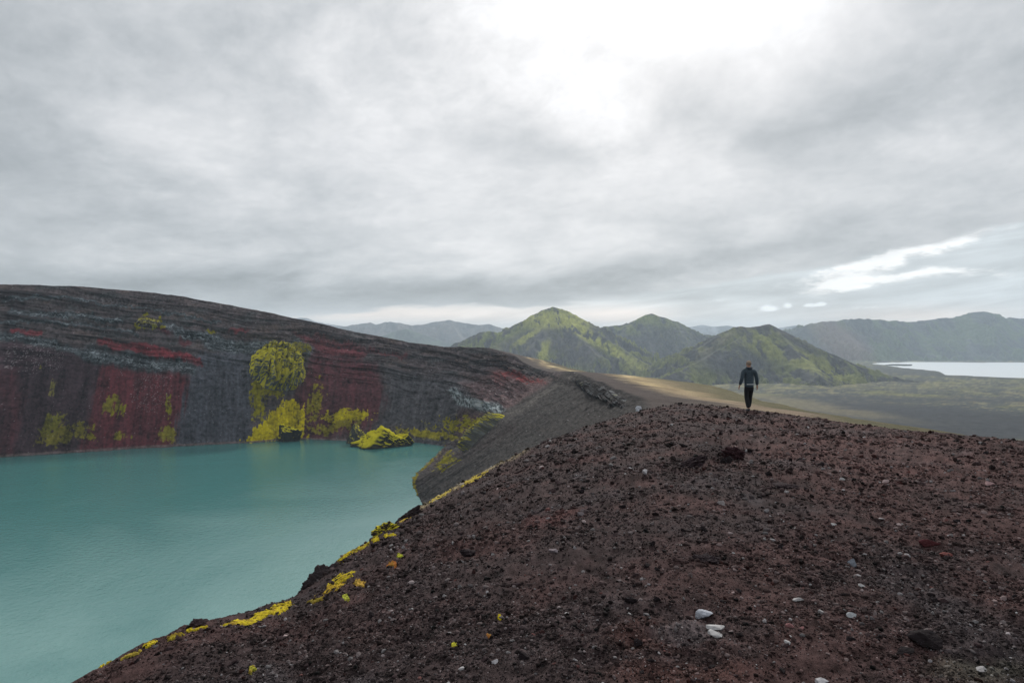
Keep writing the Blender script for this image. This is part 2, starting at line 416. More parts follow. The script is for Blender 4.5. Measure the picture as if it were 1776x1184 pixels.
# pale stones scattered over the scree
sd = noise2(PX/1.2+50, PY/1.2, 101)
paint((.42, .40, .41), gate*(sd > .80)*.8)
paint((.40, .36, .36), gate*(sd > .56)*(blob(262, 680, 34, 34)+.8*blob(55, 620, 60, 28)+.5*blob(840, 680, 90, 40) > .45)*.7)
st2 = fbm2(arcg/6.0, Sg*2.2, 4, 143, .6)
lowp = 1-sstep(.45, .75, Sg)
zf = .15+.85*zone_far
C *= np.clip(1+(.75*streak+.5*st2)*inner*(.2+.8*lowp)*zf + .5*fbm2(sz_/1.6, arcg/26, 4, 167, .6)*inner*(1-lowp)*zf*1.6 + .9*fine*gate+.7*rough*gate*zf, .22, 2.2)[..., None]
# outer flank: dry grass shoulder, its tan lightened to paint a sun patch, dark cinder rim
om = ~inner
fl = fbm2(x/14, y/30, 5, 111, .6)
ang = np.degrees(np.arctan2(x, yy))
tan_m = sstep(1.16, 1.40, Sg+.16*fl-.25*sstep(12.5, 14.5, T)*0)*om
tan = np.array((.46, .35, .19))
Cf = np.zeros(RV.shape); Cf[:] = (.074, .060, .056)
right = sstep(8.6, 9.8, T)*(1-sstep(19, 20, T))
tan = tan[None, None]*(1-.0*T[..., None])
fad = sstep(12.6, 14.6, T)[..., None]; tan = tan*(1-fad)+np.array((.27, .205, .145))*fad
mm = (tan_m*right*(.75+.5*fl))[..., None]
Cf = Cf*(1-mm)+tan*mm
bl = fbm2(x/9, y/22, 5, 119, .6)
Cf = mixm(Cf, sstep(.05, .35, bl)*right*sstep(1.1, 1.4, Sg)*.7*(1-.8*sstep(12.6, 14.6, T)), (.62, .50, .30)); Cf = mixm(Cf, sstep(.12, .4, -bl)*right*sstep(1.1, 1.4, Sg)*.6, (.20, .15, .09))
Cf = mixm(Cf, sstep(1.42, 1.68, Sg+.16*fl+.12*bl)*right*.88, (.082, .080, .046))
Cf = mixm(Cf, (1-sstep(9.6, 11.2, T))*om*.75*sstep(-.3, .2, -bl), (.075, .066, .062))
g2 = (sstep(.0, .35, fbm2(x/26, y/60, 5, 115, .6))*right*sstep(1.2, 1.6, Sg)*.55)[..., None]
Cf = Cf*(1-g2)+np.array((.16, .13, .085))*g2
Cf[..., :] *= (1+.25*fbm2(x/3, y/3, 4, 117))[..., None]
C = np.where(om[..., None], Cf, C)
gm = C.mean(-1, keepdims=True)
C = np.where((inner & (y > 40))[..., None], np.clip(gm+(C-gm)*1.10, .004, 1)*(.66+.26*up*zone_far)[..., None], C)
C = np.clip(C, .006, .8)
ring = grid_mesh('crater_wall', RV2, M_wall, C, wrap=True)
tag(ring, kind='structure')
# lookup of wall points seen at a bearing
BADW = ~inner | (y < 60) | (Sg < 0)
def _f(v): return float(np.asarray(v).ravel()[0])
def wall_at(px, py, tmin=0, tmax=16):
    d = (PX-px)**2+(PY-py)**2 + 1e6*((T < tmin)|(T > tmax)|BADW)
    k = np.unravel_index(np.argmin(d), d.shape)
    return k, RV2[k], NV[k]

# ------------------------------------------------------------------ crater lake
th = np.linspace(0, 2*np.pi, 1)
sh = np.stack([Sx-ox*-3, Sy-oy*-3], -1)
lv = np.concatenate([[[ -190, 190]], sh + np.stack([ox, oy], -1)*4])
V = np.zeros((len(lv), 3)); V[:, :2] = lv; V[:, 2] = Z_LAKE
n_ = len(sh); Fq = np.array([(0, 1+i, 1+(i+1) % n_) for i in range(n_)])
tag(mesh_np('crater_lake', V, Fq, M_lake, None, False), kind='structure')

# ------------------------------------------------------------------ plain
th = np.radians(np.concatenate([np.linspace(-180, -45, 40)[:-1], np.linspace(-45, 45, 900), np.linspace(45, 180, 40)[1:]]))
rr = 1/np.linspace(1/130., 1/9100., 700)
TH, RR = np.meshgrid(th, rr)
x = RR*np.sin(TH); y = RR*np.cos(TH)
z = Z_PLAIN + 1.6*fbm2(x/120, y/120, 5, 201) + 5*fbm2(x/900, y/900, 3, 202)*sstep(600, 1500, RR)
# raised shore and a low spit beside the far lake; hollow for the lake itself
def lakepts():
    out = []
    for px, py in ((1500, 629.6), (1530, 632.0), (1565, 637.5), (1600, 640.5), (1628, 643.5), (1640, 650), (1700, 652.2), (1776, 655.5), (1900, 660), (2100, 664), (2250, 655), (2250, 632), (2000, 628.2), (1776, 628.2), (1640, 627.6), (1580, 627.2)):
        d = -Z_PLAIN*F/(py-CY); out.append((px_(px, d), d))
    return np.array(out)
LP = lakepts()
def inside_poly(x, y, P):
    ins = np.zeros(x.shape, bool); best = np.full(x.shape, 1e12)
    for (x0, y0), (x1, y1) in zip(P, np.roll(P, -1, 0)):
        c = ((y0 > y) != (y1 > y)) & (x < (x1-x0)*(y-y0)/((y1-y0) if y1 != y0 else 1e-9)+x0)
        ins ^= c
        dx, dy = x1-x0, y1-y0; t = np.clip(((x-x0)*dx+(y-y0)*dy)/(dx*dx+dy*dy), 0, 1)
        best = np.minimum(best, (x-x0-t*dx)**2+(y-y0-t*dy)**2)
    b = np.sqrt(best); return np.where(ins, b, -b)
ld = inside_poly(x, y, LP)
z = np.where(ld > -400, z*sstep(0, 400, -ld)+Z_PLAIN*(1-sstep(0, 400, -ld)), z)
z = z - 4*sstep(-12, 25, ld) + .8*sstep(-90, -12, ld)*(ld < 0)
col = np.zeros(x.shape+(3,)); col[:] = (.062, .066, .060)
def mixm(c, m, k): m = np.clip(m, 0, 1)[..., None]; return c*(1-m)+np.array(k)*m
f1 = fbm2(x/160, y/160, 6, 211, .6); f2 = fbm2(x/45, y/45, 5, 213, .6); f3 = fbm2(x/420, y/420, 4, 215)
col = mixm(col, sstep(-.05, .35, f1+.25*f2), (.135, .135, .055))
col = mixm(col, sstep(.12, .42, f2+.4*f3)*.8, (.235, .205, .105))
col = mixm(col, sstep(.18, .4, fbm2(x/80, y/200, 5, 217, .6))*.7, (.045, .048, .050))
PXp = CX+F*x/np.maximum(y, 1); PYp = CY-F*z/np.maximum(y, 1)
f4 = fbm2(x/13, y/22, 5, 219, .62); f5 = fbm2(x/60, y/14, 4, 221, .6)
col = mixm(col, sstep(.1, .4, f4)*.6, (.20, .19, .10)); col = mixm(col, sstep(.1, .4, -f4)*.6, (.030, .032, .034)); col = mixm(col, sstep(.15, .4, f5)*.5, (.17, .15, .09))
dk = blob(1640, 728, 330, 24, 4, .3, PXp+30*f1, PYp+14*f3+5*f1)        # dark cinder flat in the foreground of the plain
col = mixm(col, dk*.95, (.040, .041, .047))
col = mixm(col, blob(1560, 692, 330, 5, 1, .6, PXp+40*f1, PYp+6*f3)*.75, (.045, .047, .052))
col = mixm(col, blob(1450, 668, 420, 7, 0, .6, PXp+60*f1, PYp+3*f1)*.45*sstep(-.2, .2, f2), (.23, .21, .10))
col = mixm(col, blob(1370, 700, 190, 9, 8, .5, PXp, PYp+3*f1)*.6*sstep(-.3, .1, f1), (.20, .17, .10))
col = mixm(col, blob(1600, 645, 110, 7, 3, .4, PXp, PYp)*.8, (.050, .052, .050))
col = mixm(col, blob(1045, 628, 50, 7, 0, .3, PXp+20*f1, PYp+3*f1), (.25, .24, .07))
col = mixm(col, sstep(.25, .45, f3+.5*f1)*sstep(1500, 3000, RR)*.5, (.12, .13, .06))
tag(grid_mesh('plain', np.stack([x, y, z], -1), M_plain, np.clip(col*.74*(1+.5*f4)[..., None], .012, .5)), kind='structure')
V = np.column_stack([LP, np.full(len(LP), Z_PLAIN-.9)])
Vc = np.vstack([[V[:, 0].mean(), V[:, 1].mean(), Z_PLAIN-.9], V])
# triangulate from a point that sees the whole outline (the middle of the lake)
from mathutils.geometry import tessellate_polygon
from mathutils import Vector
tri = tessellate_polygon([[Vector(v) for v in V]])
tag(mesh_np('far_lake', V, np.array([tuple(t) for t in tri]), M_far_lake, None, False), kind='structure')

# ------------------------------------------------------------------ mountains
def mountain(name, ridges, azr, dr, k=.55, seed=1, amp=14, paint_fn=None, nx=500, ny=260, wl=260, p=1.0):
    a = np.linspace(*[math.atan((q-CX)/F) for q in azr], nx); d = np.linspace(dr[0], dr[1], ny)
    AA, DD = np.meshgrid(a, d)
    x = DD*np.tan(AA); y = DD
    warp = fbm2(x/wl, y/wl, 4, seed)*wl*.22; warp2 = fbm2(x/wl, y/wl, 4, seed+5)*wl*.22
    xw, yw = x+warp, y+warp2
    h = np.full(x.shape, -1e9); dmin = np.full(x.shape, 1e9)
    for pts in ridges:
        Q = [(px_(px, dd), dd, pz(py, dd)) for px, py, dd in pts]
        for (x0, y0, z0), (x1, y1, z1) in zip(Q[:-1], Q[1:]):
            dx, dy = x1-x0, y1-y0
            for (ax, ay, wgt) in ((x, y, 0), (xw, yw, 1)):
                t = np.clip(((ax-x0)*dx+(ay-y0)*dy)/(dx*dx+dy*dy+1e-9), 0, 1)
                r = np.hypot(ax-x0-t*dx, ay-y0-t*dy)
                if wgt == 0: r0 = r; t0 = t
            rm = r0 + (r-r0)*sstep(20, 220, r0)
            zz = z0+(z1-z0)*t0
            f = rm*k; hz = zz-Z_PLAIN
            # concave foot: the slope eases off near the plain
            v = zz - f + .10*np.maximum(f-.62*hz, 0)*2
            h = np.maximum(h, v); dmin = np.minimum(dmin, rm)
    gl = fbm2((x+.6*warp)/(wl*.26), (y+warp2)/(wl*.85), 6, seed+9, .58, True)
    h = h + min(amp*.45, 16)*(fbm2(x/(wl*.10), y/(wl*.16), 4, seed+15, .6, True)-.35)*sstep(4, 60, dmin)
    h = h + amp*(gl-.35)*sstep(10, 160, dmin) + amp*.35*fbm2(x/(wl*.12), y/(wl*.12), 4, seed+12)*(.35+.65*sstep(5, 60, dmin))
    keep = h > Z_PLAIN-6
    h = np.maximum(h, Z_PLAIN-14)
    gz, gx = np.gradient(h); 
    dxx = np.gradient(x, axis=1); slope_x = gx/np.maximum(dxx, 1e-3)
    PXm = CX+F*x/y; PYm = CY-F*h/y
    c = paint_fn(x, y, h, gl, PXm, PYm, slope_x, dmin)
    return tag(grid_mesh(name, np.stack([x, y, h], -1), M_mount, c, keep), kind='structure')

def p_green(grey=(.052, .050, .054), moss=(.125, .135, .040), bright=(.16, .16, .05), hi=.0, seed=300, areas=()):
    def fn(x, y, h, gl, PXm, PYm, sx, dmin):
        c = np.zeros(x.shape+(3,)); c[:] = grey
        n = fbm2(x/160, y/160, 5, seed, .6); n2 = fbm2(x/40, y/60, 5, seed+3, .6)
        st = fbm2(PXm/9, h/90, 4, seed+7); n4 = fbm2(x/14, y/26, 4, seed+8, .6)
        c = mixm(c, sstep(.04, .30, n+.9*(gl-.34)+hi), moss)
        for (cx, cy, rx, ry, rot, w, kcol) in areas:
            m = blob(cx, cy, rx, ry, rot, .5, PXm+12*n, PYm+8*n)*w
            c = mixm(c, m*sstep(-.35, .25, .8*st+.9*n2+1.6*(gl-.34)), kcol)
        c = mixm(c, sstep(.15, .5, n2+.3*st)*.4, bright)
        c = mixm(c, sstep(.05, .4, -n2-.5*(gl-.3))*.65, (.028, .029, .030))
        return np.clip(c*(1+.7*n4)[..., None], .01, .6)
    return fn
YG = (.30, .30, .06); GR = (.12, .14, .04); DK = (.070, .066, .070)
mountain('mountain', [
    [(770, 605, 2750), (800, 591, 2780), (832, 576, 2800), (850, 575, 2820), (872, 577, 2850), (890, 564, 2870), (907, 557, 2880), (930, 543, 2900), (946, 535, 2900), (962, 533, 2900), (982, 538, 2900), (998, 546, 2900), (1012, 558, 2900), (1040, 570, 2900)],
    [(998, 546, 2900), (1030, 572, 2780), (1065, 597, 2650), (1105, 622, 2480), (1140, 640, 2350), (1185, 662, 2150)],
    [(955, 535, 2900), (940, 575, 2700), (925, 602, 2560)],
    [(946, 536, 2900), (905, 570, 2750), (860, 600, 2600), (830, 625, 2480)],
    [(982, 538, 2900), (1000, 580, 2700), (1030, 612, 2520)],
    ], (700, 1260), (1900, 3500), .60, 401, 60,
    p_green(areas=((960, 556, 60, 16, 0, .9, YG), (850, 588, 70, 14, -20, .8, GR), (915, 600, 60, 24, -20, .9, DK), (1000, 610, 60, 24, 25, .9, DK), (1010, 575, 40, 10, 35, .9, YG),
                    (1080, 618, 70, 6, 32, .9, YG), (915, 585, 25, 6, -40, .8, YG), (1130, 645, 60, 16, 25, .6, (.16, .16, .07)), (945, 610, 8, 20, 20, .8, YG)), hi=-.02), nx=620, ny=420)
mountain('mountain', [
    [(1010, 572, 3500), (1050, 566, 3500), (1090, 562, 3500), (1104, 554, 3500), (1120, 545, 3500), (1128, 543, 3500), (1140, 547, 3500), (1152, 550, 3500), (1166, 556, 3500), (1176, 558, 3500), (1184, 567, 3500), (1208, 578, 3500), (1250, 583, 3500), (1300, 600, 3500)],
    [(1128, 544, 3500), (1120, 580, 3300), (1130, 610, 3100)], [(1090, 562, 3500), (1070, 590, 3300)], [(1176, 558, 3500), (1195, 600, 3200), (1230, 625, 3000)]],
    (960, 1360), (2650, 4000), .56, 451, 50,
    p_green((.055, .058, .064), (.09, .105, .045), areas=((1130, 555, 50, 10, 10, .9, GR), (1150, 600, 90, 35, 0, .85, (.070, .072, .078)), (1080, 570, 40, 8, 10, .6, GR)), seed=320), nx=460, ny=300)
mountain('hill', [
    [(1222, 598, 2250), (1250, 580, 2280), (1272, 567, 2300), (1285, 566, 2300), (1300, 567, 2300), (1318, 566, 2300), (1326, 563, 2300), (1334, 562, 2300), (1342, 565, 2300), (1352, 570, 2290), (1400, 594, 2250), (1450, 617, 2200), (1500, 638, 2120), (1560, 655, 2040), (1610, 664, 1980)],
    [(1318, 566, 2300), (1285, 585, 2220), (1250, 605, 2120), (1215, 625, 2020), (1180, 643, 1930), (1150, 655, 1860)],
    [(1342, 566, 2300), (1370, 600, 2150), (1400, 630, 2000), (1420, 650, 1880)]],
    (1080, 1720), (1500, 2950), .56, 501, 30,
    p_green((.052, .052, .054), (.110, .118, .045), areas=((1280, 625, 70, 28, 0, .95, (.048, .050, .056)), (1325, 600, 46, 18, 30, .8, (.17, .18, .05)), (1420, 635, 90, 16, 25, .75, (.17, .175, .05)), (1240, 600, 40, 8, -35, .7, (.14, .13, .10)), (1390, 595, 45, 12, 28, .7, (.06, .06, .058))), seed=340), nx=640, ny=420)
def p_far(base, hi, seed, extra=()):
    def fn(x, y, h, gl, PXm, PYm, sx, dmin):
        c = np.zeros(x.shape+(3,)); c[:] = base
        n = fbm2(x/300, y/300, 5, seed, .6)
        c = mixm(c, sstep(-.1, .4, n+.9*(gl-.35))*.9, hi); c = mixm(c, sstep(.0, .4, .35-gl)*.6, tuple(v*.45 for v in base))  # gullies darkened in the colour to paint their shade
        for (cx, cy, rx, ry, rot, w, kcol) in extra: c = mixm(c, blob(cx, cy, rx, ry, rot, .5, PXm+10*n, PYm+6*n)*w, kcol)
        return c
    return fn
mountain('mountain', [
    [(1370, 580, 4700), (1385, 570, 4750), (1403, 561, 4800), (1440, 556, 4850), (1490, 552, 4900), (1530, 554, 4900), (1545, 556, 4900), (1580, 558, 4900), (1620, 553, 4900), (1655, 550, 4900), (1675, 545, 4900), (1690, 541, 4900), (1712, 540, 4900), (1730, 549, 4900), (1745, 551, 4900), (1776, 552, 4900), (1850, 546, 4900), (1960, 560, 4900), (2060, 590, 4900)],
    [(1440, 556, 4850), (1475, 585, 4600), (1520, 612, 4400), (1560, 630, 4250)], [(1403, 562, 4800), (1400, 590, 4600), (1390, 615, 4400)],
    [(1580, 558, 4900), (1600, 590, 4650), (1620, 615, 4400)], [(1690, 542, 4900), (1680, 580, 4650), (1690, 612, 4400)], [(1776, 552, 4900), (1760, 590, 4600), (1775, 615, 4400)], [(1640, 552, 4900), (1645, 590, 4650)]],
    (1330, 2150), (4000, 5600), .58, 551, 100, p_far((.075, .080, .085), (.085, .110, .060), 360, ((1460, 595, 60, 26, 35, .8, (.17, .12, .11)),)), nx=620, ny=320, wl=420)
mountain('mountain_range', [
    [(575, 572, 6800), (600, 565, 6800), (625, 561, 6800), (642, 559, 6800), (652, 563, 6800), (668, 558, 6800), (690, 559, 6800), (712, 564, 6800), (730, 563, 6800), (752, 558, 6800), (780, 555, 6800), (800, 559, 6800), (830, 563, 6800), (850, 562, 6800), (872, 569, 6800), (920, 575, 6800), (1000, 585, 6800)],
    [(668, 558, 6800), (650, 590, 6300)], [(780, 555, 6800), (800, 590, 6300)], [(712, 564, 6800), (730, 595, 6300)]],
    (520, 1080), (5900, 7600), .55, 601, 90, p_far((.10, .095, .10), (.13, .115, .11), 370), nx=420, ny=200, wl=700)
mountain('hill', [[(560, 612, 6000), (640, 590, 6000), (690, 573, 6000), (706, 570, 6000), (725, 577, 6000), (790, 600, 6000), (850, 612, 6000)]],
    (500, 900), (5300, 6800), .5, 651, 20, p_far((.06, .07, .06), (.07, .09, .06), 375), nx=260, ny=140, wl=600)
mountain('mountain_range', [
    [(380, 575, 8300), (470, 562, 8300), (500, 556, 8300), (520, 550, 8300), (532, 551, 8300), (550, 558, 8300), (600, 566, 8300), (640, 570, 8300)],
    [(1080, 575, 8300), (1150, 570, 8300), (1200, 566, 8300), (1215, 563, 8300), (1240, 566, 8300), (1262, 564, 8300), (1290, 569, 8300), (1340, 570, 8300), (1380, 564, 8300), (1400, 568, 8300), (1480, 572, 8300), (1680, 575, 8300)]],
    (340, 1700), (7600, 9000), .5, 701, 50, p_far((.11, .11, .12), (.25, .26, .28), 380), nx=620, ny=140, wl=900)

# ------------------------------------------------------------------ near slope (the red-brown mound one stands on)
edge = [(-160, 1330, 5.4), (60, 1225, 5.7), (135, 1184, 6.0), (200, 1150, 6.3), (250, 1118, 6.7), (330, 1088, 7.2), (400, 1072, 7.8), (470, 1052, 8.4), (508, 1042, 8.9), (530, 1022, 9.6), (570, 985, 10.4), (605, 957, 11.0), (640, 943, 11.5), (655, 928, 11.9), (690, 908, 13.0), (730, 878, 14.5),
        (765, 858, 15.8), (800, 838, 17), (850, 811, 18.5), (900, 788, 20), (1000, 746, 23.5), (1060, 727, 25.5), (1110, 712, 27), (1150, 703.5, 27), (1180, 701, 26), (1240, 705, 25), (1298, 712, 24.3), (1400, 724, 22), (1500, 741, 19.5), (1600, 751, 17.8), (1700, 761, 16.5), (1776, 769, 15.5), (1900, 782, 14), (2300, 830, 11)]
eth = [math.atan((p[0]-CX)/F) for p in edge]; er = [p[2]/math.cos(t) for p, t in zip(edge, eth)]; ez = [-(p[1]-CY)/F*p[2] for p in edge]
R_ = math.radians
eth = [R_(-180), R_(-120), R_(-80), R_(-60)] + eth + [R_(75), R_(120), R_(180)]
er = [10, 6, 5.2, 5.6] + er + [11, 11, 10]; ez = [-2.5, -2.8, -3.0, -3.1] + ez + [-2.5, -2.5, -2.5]
_fth = np.linspace(-np.pi, np.pi, 4001)
def _smooth(v, k=9):
    ker = np.hanning(k+2)[1:-1]; ker /= ker.sum(); p = np.pad(v, k//2, 'edge'); return np.convolve(p, ker, 'valid')
_fr = _smooth(np.interp(_fth, eth, er), 25); _fz = _smooth(np.interp(_fth, eth, ez), 15)
def mound_base(x, y):
    r = np.hypot(x, y); t = np.arctan2(x, y)
    rs = np.interp(t, _fth, _fr); zs = np.interp(t, _fth, _fz)
    z0 = -2.15
    u = np.clip(r/rs, 0, 1)
    zin = z0+(zs-z0)*u**1.7
    m = (zs-z0)*1.7/rs
    left = 1-sstep(.14, .26, t)
    c = .7*left+.10*(1-left); mx = 1.15*left+.55*(1-left)
    ee = np.maximum(r-rs, 0)
    e1_ = (mx+m)/c
    q = np.minimum(ee, e1_)
    zo = zs + m*q - .5*c*q*q - mx*np.maximum(ee-e1_, 0)
    return np.where(r <= rs, zin, zo), r/rs
# hollows and hummocks seen in the slope: px, py, radius m, depth
dents = [(1205, 800, .55, -.16), (1185, 812, .35, -.12), (1275, 790, .5, -.14), (1290, 770, .35, -.10), (1225, 965, .22, -.05), (1360, 838, .4, -.10), (1225, 765, .5, .10), (1160, 1155, .16, -.035), (1610, 945, .26, -.06), (1540, 1120, .2, .02),
         (1415, 1020, .16, -.05), (810, 955, .4, -.08), (1090, 830, .5, .09), (760, 880, .5, -.08), (960, 1040, .2, -.04), (720, 1100, .15, -.04), (880, 860, .5, .08), (1310, 800, .3, -.08), (1355, 925, .35, .05)]
def seat(px, py):
    """where the line of sight at this bearing meets the mound"""
    dx, dz = (px-CX)/F, -(py-CY)/F
    lo = 2.0
    ds = np.linspace(2.0, 34, 6000)
    zz, u = mound_base(dx*ds, ds)
    k = np.argmax(zz >= dz*ds)
    d = ds[k] if zz[k] >= dz*ds[k] else ds[np.argmax(zz-dz*ds)]
    return dx*d, d
dl = [(*seat(a, b), r, h) for a, b, r, h in dents]
def mound(x, y, fine=True):
    x = np.asarray(x, float); y = np.asarray(y, float)
    z, u = mound_base(x, y)
    r = np.hypot(x, y)
    z = z + .05*fbm2(x/2.2, y/2.2, 3, 801)*sstep(1, 5, r) + .055*fbm2(x/.8, y/.7, 3, 803)
    z = z + .055*fbm2(x/.30, y/.24, 4, 805, .6)*(.4+.9*sstep(-.2, .4, fbm2(x/1.5, y/1.5, 3, 809)))
    for a, b, rr_, hh_ in dl:
        z = z + hh_*np.exp(-(((x-a)/rr_)**2+((y-b)/(rr_*.8))**2)**1.3)
    if fine: z = z + .010*fbm2(x/.06, y/.06, 3, 807, .6, True)
    return z
th = np.concatenate([np.linspace(-180, -60, 60)[:-1], np.linspace(-60, -38, 80)[:-1], np.degrees(np.arctan(np.linspace(-.781, .781, 1150))), np.linspace(38.05, 60, 60), np.linspace(60, 180, 60)[1:]])
th = np.radians(th)
rsv = np.interp(th, _fth, _fr)
iv = 1/np.linspace(1/1.6, 1/29.0, 560)     # ranges, evenly spaced as seen from standing height
U = (1/iv - 1/1.6)/(1/29.0-1/1.6)
near = np.array([0.02, .4, .8, 1.2])
rg = []
inv = np.linspace(0, 1, 560)[:, None]
Rin = 1/((1/1.6)*(1-inv) + (1/(rsv*1.03))*inv)
Rout = rsv*1.03 + (np.linspace(0, 1, 70)[1:, None]**1.7)*30
RG = np.concatenate([np.repeat(near[:, None], len(th), 1), Rin, Rout])
TG = np.repeat(th[None], RG.shape[0], 0)
x = RG*np.sin(TG); y = RG*np.cos(TG); z = mound(x, y)
_, u = mound_base(x, y)
def near_colour(x, y):
    """colours of the scoria: purple-brown, redder and greyer patches, darker in two hollows"""
    px = CX+F*x/np.maximum(y, .5)
    z0, u = mound_base(x, y); py = CY-F*z0/np.maximum(y, .5)
    n = fbm2(x/1.4, y/1.9, 4, 821); n2 = fbm2(x/.35, y/.5, 4, 823, .6); n3 = fbm2(x/.09, y/.09, 3, 825)
    c = np.zeros(np.shape(x)+(3,)); c[:] = (.054, .036, .036)
    rt = sstep(1000, 1500, px)
    c = mixm(c, sstep(-.05, .45, n+.25*rt+.3*n2)*.7, (.080, .040, .037))
    c = mixm(c, sstep(.15, .6, -n+.3*n2)*.6, (.064, .054, .058))
    B = lambda *a: blob(*a, .5, px+25*n2, py+12*n2)
    c = mixm(c, B(960, 898, 55, 9, -14)*.6, (.125, .045, .040))
    c = mixm(c, B(1120, 1100, 70, 26, 0)*.55 + B(1180, 1165, 130, 25, 0)*.6, (.095, .038, .030))
    c = mixm(c, B(1560, 800, 260, 45, 8)*.4, (.115, .055, .050))
    c = mixm(c, B(1190, 1095, 60, 18, 0)*.6, (.110, .090, .095))
    c = mixm(c, B(1700, 1165, 90, 22, 0)*.5, (.070, .072, .050))
    c = mixm(c, B(1210, 795, 60, 16, -30)*.6 + B(1225, 965, 60, 10, 0)*.6, (.030, .020, .021))  # darker tone in two hollows
    edge_t = sstep(.93, .985, u)*(1-sstep(1.05, 1.2, u))*sstep(700, 740, px)*(1-sstep(880, 930, px))
    c = mixm(c, edge_t*sstep(-.35, .1, n2+.3*n3), (.26, .20, .10))
    c = mixm(c, sstep(1.05, 1.5, u)*.6*(px > 1100), (.16, .115, .085))
    n6 = fbm2(x/.16, y/.20, 3, 827, .6)
    c = c*np.clip(1+.6*n3+.5*n2+.9*n6, .25, 2.2)[..., None]*.90
    g_ = c.mean(-1, keepdims=True); c = g_+(c-g_)*.80
    return np.clip(c, .012, .5)
tag(grid_mesh('gravel_slope', np.stack([x, y, z], -1), M_near, near_colour(x, y), wrap=True), kind='structure')

# ------------------------------------------------------------------ stones
_ico = {}
def ico(n):
    if n not in _ico:
        import bmesh
        b = bmesh.new(); bmesh.ops.create_icosphere(b, subdivisions=n, radius=1); b.verts.ensure_lookup_table()
        _ico[n] = (np.array([v.co[:] for v in b.verts]), np.array([[v.index for v in f.verts] for f in b.faces])); b.free()
    return _ico[n]
def rock_shape(seed, sub=4, planes=11, rough=.10, pit=.0, freq=1.6, crisp=.97):
    """angular broken stone: a ball cut by random planes, then weathered"""
    r_ = np.random.default_rng(seed)
    V, Fc = ico(sub); V = V.copy()
    rad = np.full(len(V), 1.15)
    for i in range(planes):
        n = r_.normal(size=3); n /= np.linalg.norm(n); d = r_.uniform(.42, .92)
        t = V@n
        rad = np.minimum(rad, np.where(t > .05, d/np.maximum(t, .05), 9))
    rad = crisp*rad + (1-crisp)*.85
    o = r_.uniform(-50, 50, 3)
    P = V*freq+o
    rad = rad*(1+rough*fbm3(P[:, 0], P[:, 1], P[:, 2], 5, seed, .6)*2)
    if pit: rad = rad - pit*sstep(.1, .55, fbm3(P[:, 0]*2.4, P[:, 1]*2.4, P[:, 2]*2.4, 4, seed+3))
    return V*rad[:, None], Fc
def stone_mesh(name, seed, size, col, sub=3, rough=.07, pit=0., jitter=.25, planes=11):
    V, Fc = rock_shape(seed, sub, planes, rough, pit)
    V = V*np.array(size)*.5
    n = fbm3(V[:, 0]/max(size)*5+seed, V[:, 1]/max(size)*5, V[:, 2]/max(size)*5, 4, seed)
    c = np.array(col)[None]*(1+jitter*2*n)[:, None]
    o = mesh_np(name, V, Fc, M_stone, np.clip(c, .01, .85), smooth=False)
    return o
DARK = (.038, .026, .027); RED = (.13, .05, .045); GREY = (.15, .14, .145); PALE = (.31, .30, .30); BLACK = (.014, .011, .012)
def put_stone(o, px, py, sink=.25, h=.1, rot=None):
    x_, y_ = seat(px, py)
    o.location = (x_, y_, _f(mound(x_, y_)) + h*(.5-sink))
    o.rotation_euler = rot or (random.uniform(-.2, .2), random.uniform(-.2, .2), random.uniform(0, 6.28))
def size_m(px, py, w):           # real width of something that spans w pixels where the slope is seen at px,py
    return w/F*seat(px, py)[1]
